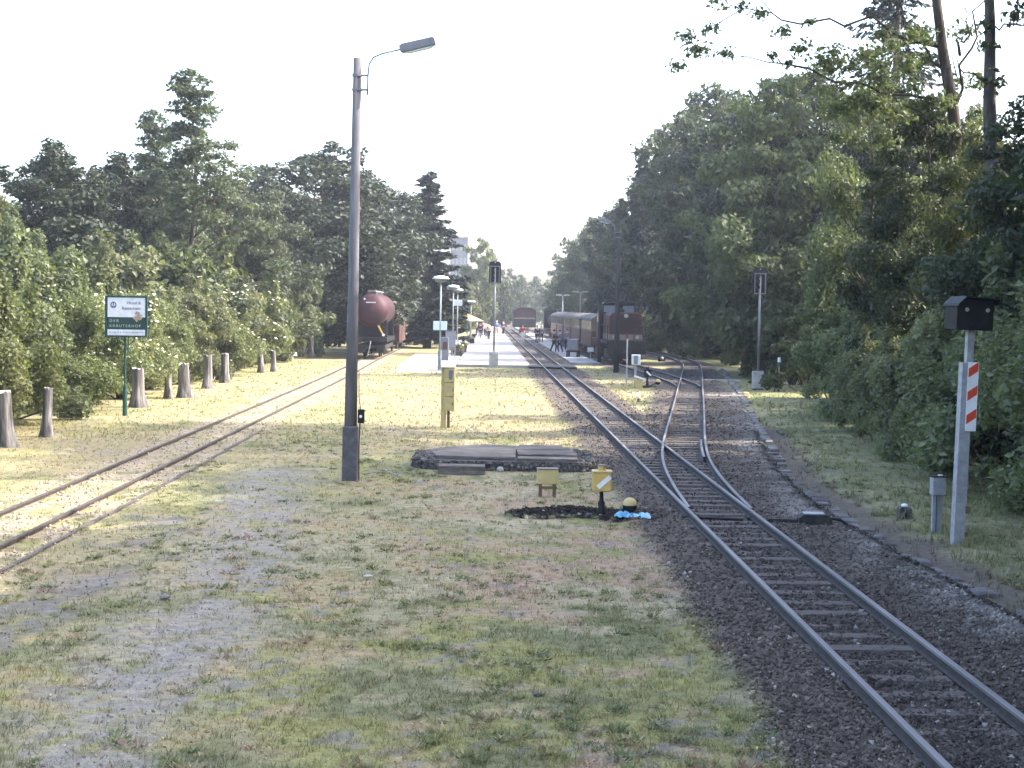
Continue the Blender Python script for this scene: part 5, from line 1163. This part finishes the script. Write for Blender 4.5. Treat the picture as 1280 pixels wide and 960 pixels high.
for y in (1.2, 2.7, L_ - 2.7, L_ - 1.2): wheelset(t, y, .38)
b = MB(); b.box((0, L_ / 2, .83), (1.9, L_ + .2, .28)); b.box((-.6, -.05, .72), (.5, .2, .5)); b.box((.62, -.05, .72), (.5, .2, .5)); part('transporter', b, M['dark'], t, bevel=.02)
b = MB(); b.tube([(.0, -.3, 1.2), (-.06, -.42, .8), (-.12, -.38, .45)], .035, 8); part('coupling_hose', b, M['galv'], t)
# boxcar behind
L2 = 9.0; p, rz = on_track(x_side, 117.5, L2); t = thing('box_wagon', 'brown and rust red box wagon standing behind the red tank wagon', 'box wagon', p, rz)
def arch(w, h0, h1, n=9): return [(-w, h0)] + [(-w * math.cos(math.pi * i / n), h1 * 1.0 + (.42) * math.sin(math.pi * i / n)) for i in range(n + 1)] + [(w, h0)]
part('body', MB().prism(arch(1.12, .85, 2.70)[::-1], 0, L2, 'y'), M['wagon'], t)
b = MB(); o_ = [(-1.17 * math.cos(math.pi * i / 9), 2.73 + .45 * math.sin(math.pi * i / 9)) for i in range(10)]; b.prism([(a, c) for a, c in o_] + [(a * .97, c - .06) for a, c in o_[::-1]], -.1, L2 + .1, 'y'); part('roof', b, M['wagon_roof'], t)
for s in (1, -1): part('door', MB().box((s * 1.13, L2 / 2, 1.75), (.05, 2.2, 1.75)), M['coach_red'], t)
part('frame', MB().box((0, L2 / 2, .76), (1.9, L2, .18)), M['black'], t)
for y in (1.6, L2 - 1.6): wheelset(t, y, .38)
# diesel locomotive
Ly = 11.2; p, rz = on_track(x_loco, 99, Ly); t = thing('diesel_locomotive', 'dark red diesel locomotive with pale stripe facing the camera', 'locomotive', p, rz)
hood = MB(); hood.prism([(-1.02, 1.62), (1.02, 1.62), (1.02, 3.12), (.82, 3.32), (-.82, 3.32), (-1.02, 3.12)], .55, 5.3, 'y'); hd = part('front_hood', hood, M['loco_red'], t, bevel=.05)
rh = MB(); rh.prism([(-1.02, 1.62), (1.02, 1.62), (1.02, 3.12), (.82, 3.32), (-.82, 3.32), (-1.02, 3.12)], 7.6, Ly - .5, 'y'); part('rear_hood', rh, M['loco_red'], t, bevel=.05)
part('stripe', MB().box((0, 2.92, 1.80), (2.08, 4.8, .34)), M['cream'], hd)
gl = MB()
for i in range(7): gl.box((-.0, .54, 2.35 + i * .11), (1.25, .04, .05))
part('grille', gl, M['dark'], hd)
b = MB(); b.cyl((0, .5, 3.12), (0, .58, 3.12), .13, None, 14); 
for s in (-1, 1): b.cyl((s * .72, .50, 1.80), (s * .72, .58, 1.80), .11, None, 14)
part('headlight', b, M['galv'], hd)
cab = MB(); cab.prism([(-1.22, 1.5), (1.22, 1.5), (1.22, 3.25), (1.0, 3.86), (-1.0, 3.86), (-1.22, 3.25)], 5.3, 7.6, 'y'); cb = part('cab', cab, M['loco_red'], t)
part('cab_roof', MB().prism([(-1.12, 3.80), (1.12, 3.80), (.95, 3.98), (-.95, 3.98)], 5.15, 7.75, 'y'), M['black'], t, bevel=.03)
for x_ in (-.62, .62): part('window', MB().box((x_, 5.29, 3.55), (.74, .03, .44)), M['pale_glass'], cb)
for s in (-1, 1): part('side_window', MB().box((s * 1.215, 6.45, 2.95), (.03, 1.2, .6)), M['pale_glass'], cb)
part('exhaust', MB().box((0, 4.6, 3.42), (.5, .9, .24)), M['black'], hd, bevel=.04)
part('frame', MB().box((0, Ly / 2, 1.48), (2.45, Ly, .22)), M['black'], t, bevel=.02)
part('buffer_beam', MB().box((0, -.02, 1.15), (2.4, .12, .8)), M['black'], t, bevel=.02)
b = MB(); b.cyl((0, -.5, .95), (0, -.05, .95), .10, None, 12); b.box((0, -.55, .95), (.55, .12, .34)); part('coupler', b, M['dark'], t)
for yc in (2.3, Ly - 2.3):
    bg_ = part('bogie', MB().box((0, yc, .72), (2.1, 3.6, .62)), M['black'], t, bevel=.05)
    for dy in (-1.25, 0, 1.25): wheelset(t, yc + dy, .4)
rl = MB()
for s in (-1, 1):
    rl.cyl((s * 1.18, .05, 1.55), (s * 1.18, .05, 2.5), .025, None, 8); rl.cyl((s * .45, .05, 1.55), (s * .45, .05, 2.5), .025, None, 8); rl.cyl((s * 1.18, .05, 2.5), (s * .45, .05, 2.5), .025, None, 8)
    rl.cyl((s * 1.19, .05, 2.5), (s * 1.19, 5.2, 2.5), .02, None, 8)
    for y in (1.8, 3.5): rl.cyl((s * 1.19, y, 1.55), (s * 1.19, y, 2.5), .02, None, 8)
part('handrail', rl, M['dark'], t)
st = MB()
for s in (-1, 1):
    for z in (.5, .85, 1.2): st.box((s * 1.12, .25, z), (.3, .4, .04))
part('steps', st, M['dark'], t)
# coaches
def coach(y0, L_, lower, label):
    p, rz = on_track(x_loco, y0, L_); t = thing('railway_coach', label, 'coach', p, rz, 'coaches behind the diesel locomotive'); w = 1.18
    part('lower_body', MB().box((0, L_ / 2, 1.45), (2 * w, L_ - 1.5, 1.02)), lower, t, bevel=.02); up = part('upper_body', MB().box((0, L_ / 2, 2.36), (2 * w - .03, L_ - 1.54, .80)), M['cream'], t)
    o_ = [(-(w + .06) * math.cos(math.pi * i / 10), 2.74 + .44 * math.sin(math.pi * i / 10)) for i in range(11)]; part('roof', MB().prism(o_[::-1], 0, L_, 'y'), M['roof_grey'], t)
    nw = int((L_ - 2.5) / 1.05)
    for s in (-1, 1):
        for i in range(nw): part('window', MB().box((s * (w - .005), 1.6 + i * 1.05, 2.36), (.03, .74, .62)), M['glass'], up)
    for y in (.75, L_ - .75): part('end_wall', MB().box((0, y - .02 if y < 3 else y + .02, 1.85), (1.0, .05, 1.75)), M['dark'], t)
    for y in (0, L_):
        d = .06 if y == 0 else -.06
        for s in (-1, 1): part('railing', MB().box((s * .8, y + d, 1.5), (.7, .04, .9)), lower, t)
    part('frame', MB().box((0, L_ / 2, .85), (2.1, L_, .2)), M['black'], t)
    for yc in (2.2, L_ - 2.2):
        for dy in (-.7, .7): wheelset(t, yc + dy, .36)
        part('bogie', MB().box((0, yc, .58), (1.5, 2.0, .28)), M['black'], t)
yy = 111.2
for L_, m_, lab in ((12.0, M['coach_red'], 'first coach behind the diesel locomotive, with dull red lower side'), (12.0, M['coach_red'], 'second coach behind the diesel locomotive'), (11.5, M['coach_red'], 'third coach behind the diesel locomotive'), (12, M['coach_red'], 'fourth coach behind the diesel locomotive'), (12, M['coach_orange'], 'last coach of the train, with orange lower side')):
    coach(yy, L_, m_, lab); yy += L_ + .5
# far red engine on the main line
p, rz = on_track(x_main, 214, 9); t = thing('railcar', 'far red and dark engine on the main track beyond the platforms', 'railcar', (p.x + 1.5, p.y, 0), rz)
bd = part('body', MB().prism(arch(1.5, .95, 3.1)[::-1], 0, 9, 'y'), M['dark'], t); part('front_panel', MB().box((0, -.03, 2.75), (2.7, .06, .95)), M['loco_red'], t); part('white_band', MB().box((0, -.04, 2.15), (2.8, .06, .16)), M['cream'], t)
for x_ in (-.75, .75): part('window', MB().box((x_, -.02, 1.75), (.9, .04, .6)), M['glass'], bd)
part('roof', MB().box((0, 4.5, 3.5), (2.2, 9.2, .12)), M['loco_red'], t)
for y in (1.5, 7.5): wheelset(t, y, .4)
q = Vector((AT(684, 410, 190).x, 190, 0)); t = thing('steam_tender', 'dark tank engine at the rear of the coach train', 'locomotive', (float(x_loco(184)), 184, 0), on_track(x_loco, 184, 8)[1])
b = MB(); b.smooth = True; b.cyl((0, .3, 2.1), (0, 6, 2.1), .75, None, 20); part('boiler', b, M['black'], t); part('cab', MB().box((0, 7, 2.1), (2.3, 2.2, 2.6)), M['black'], t, bevel=.05); part('chimney', MB().cyl((0, 1, 2.7), (0, 1, 3.4), .22, .28), M['black'], t); part('frame', MB().box((0, 4, .95), (2.3, 8.2, .5)), M['dark'], t)
for y in (1.5, 3, 4.5, 6): wheelset(t, y, .4)

# ------------------------------------------------------------------ buildings glimpsed between the trees
def house(px, D, ridge, w, d, label, rz=0):
    x, h = by_px(px, D, ridge); t = thing('house', label, 'house', (x, D, 0), rz, 'red roofed houses behind the left trees'); e = h * .62
    wl = part('wall', MB().box((0, 0, e / 2), (w, d, e)), M['plaster'], t)
    rf = MB(); rf.prism([(-d / 2 - .4, e - .1), (d / 2 + .4, e - .1), (0, h)], -w / 2 - .4, w / 2 + .4, 'x'); r_ = part('roof', rf, M['tiles'], t); part('chimney', MB().box((w * .22, .6, h - .2), (.6, .6, 1.4)), M['tiles'], r_)
    for z in (1.5, e - 1.3):
        for i in range(4): part('window', MB().box((-w * .36 + i * w * .24, -d / 2 - .01, z), (1.1, .06, 1.3)), M['glass'], wl)
house(-40, 110, 290, 14, 9, 'house with red roof glimpsed above the bushes at the left frame edge')
house(252, 112, 330, 13, 9, 'house with orange walls glimpsed through the feathery tree')
house(306, 150, 246, 15, 10, 'house with red roof tip showing over the trees right of the feathery tree')
D = 330; xa, xb = AT(562, 400, D).x, AT(583.5, 400, D).x; ht = AT(570, 297, D).z
t = thing('tower_block', 'pale lilac tower block far behind the dark spruce', 'building', ((xa + xb) / 2, D + 6, 0)); wl = part('wall', MB().box((0, 0, ht / 2), (xb - xa, 12, ht)), M['tower'], t)
for j in range(6):
    for i in range(4): part('window', MB().box((-1.2 + i * .8, -6.01, ht - 2 - j * 2.8), (.5, .06, 1.3)), M['pale_glass'], wl)
part('roof_rim', MB().box((0, 0, ht + .15), (xb - xa + .3, 12.3, .3)), M['concrete'], t)

# ------------------------------------------------------------------ air
m, nt, out = nodes_of('haze'); v = nt.nodes.new('ShaderNodeVolumePrincipled'); v.inputs['Color'].default_value = (.86, .91, 1.0, 1); v.inputs['Density'].default_value = .0004; v.inputs['Anisotropy'].default_value = .25
nt.links.new(v.outputs[0], out.inputs['Volume'])
kind(link('haze', MB().box((0, 190, 12.0), (260, 520, 27.0)).mesh('haze'), m), 'stuff')
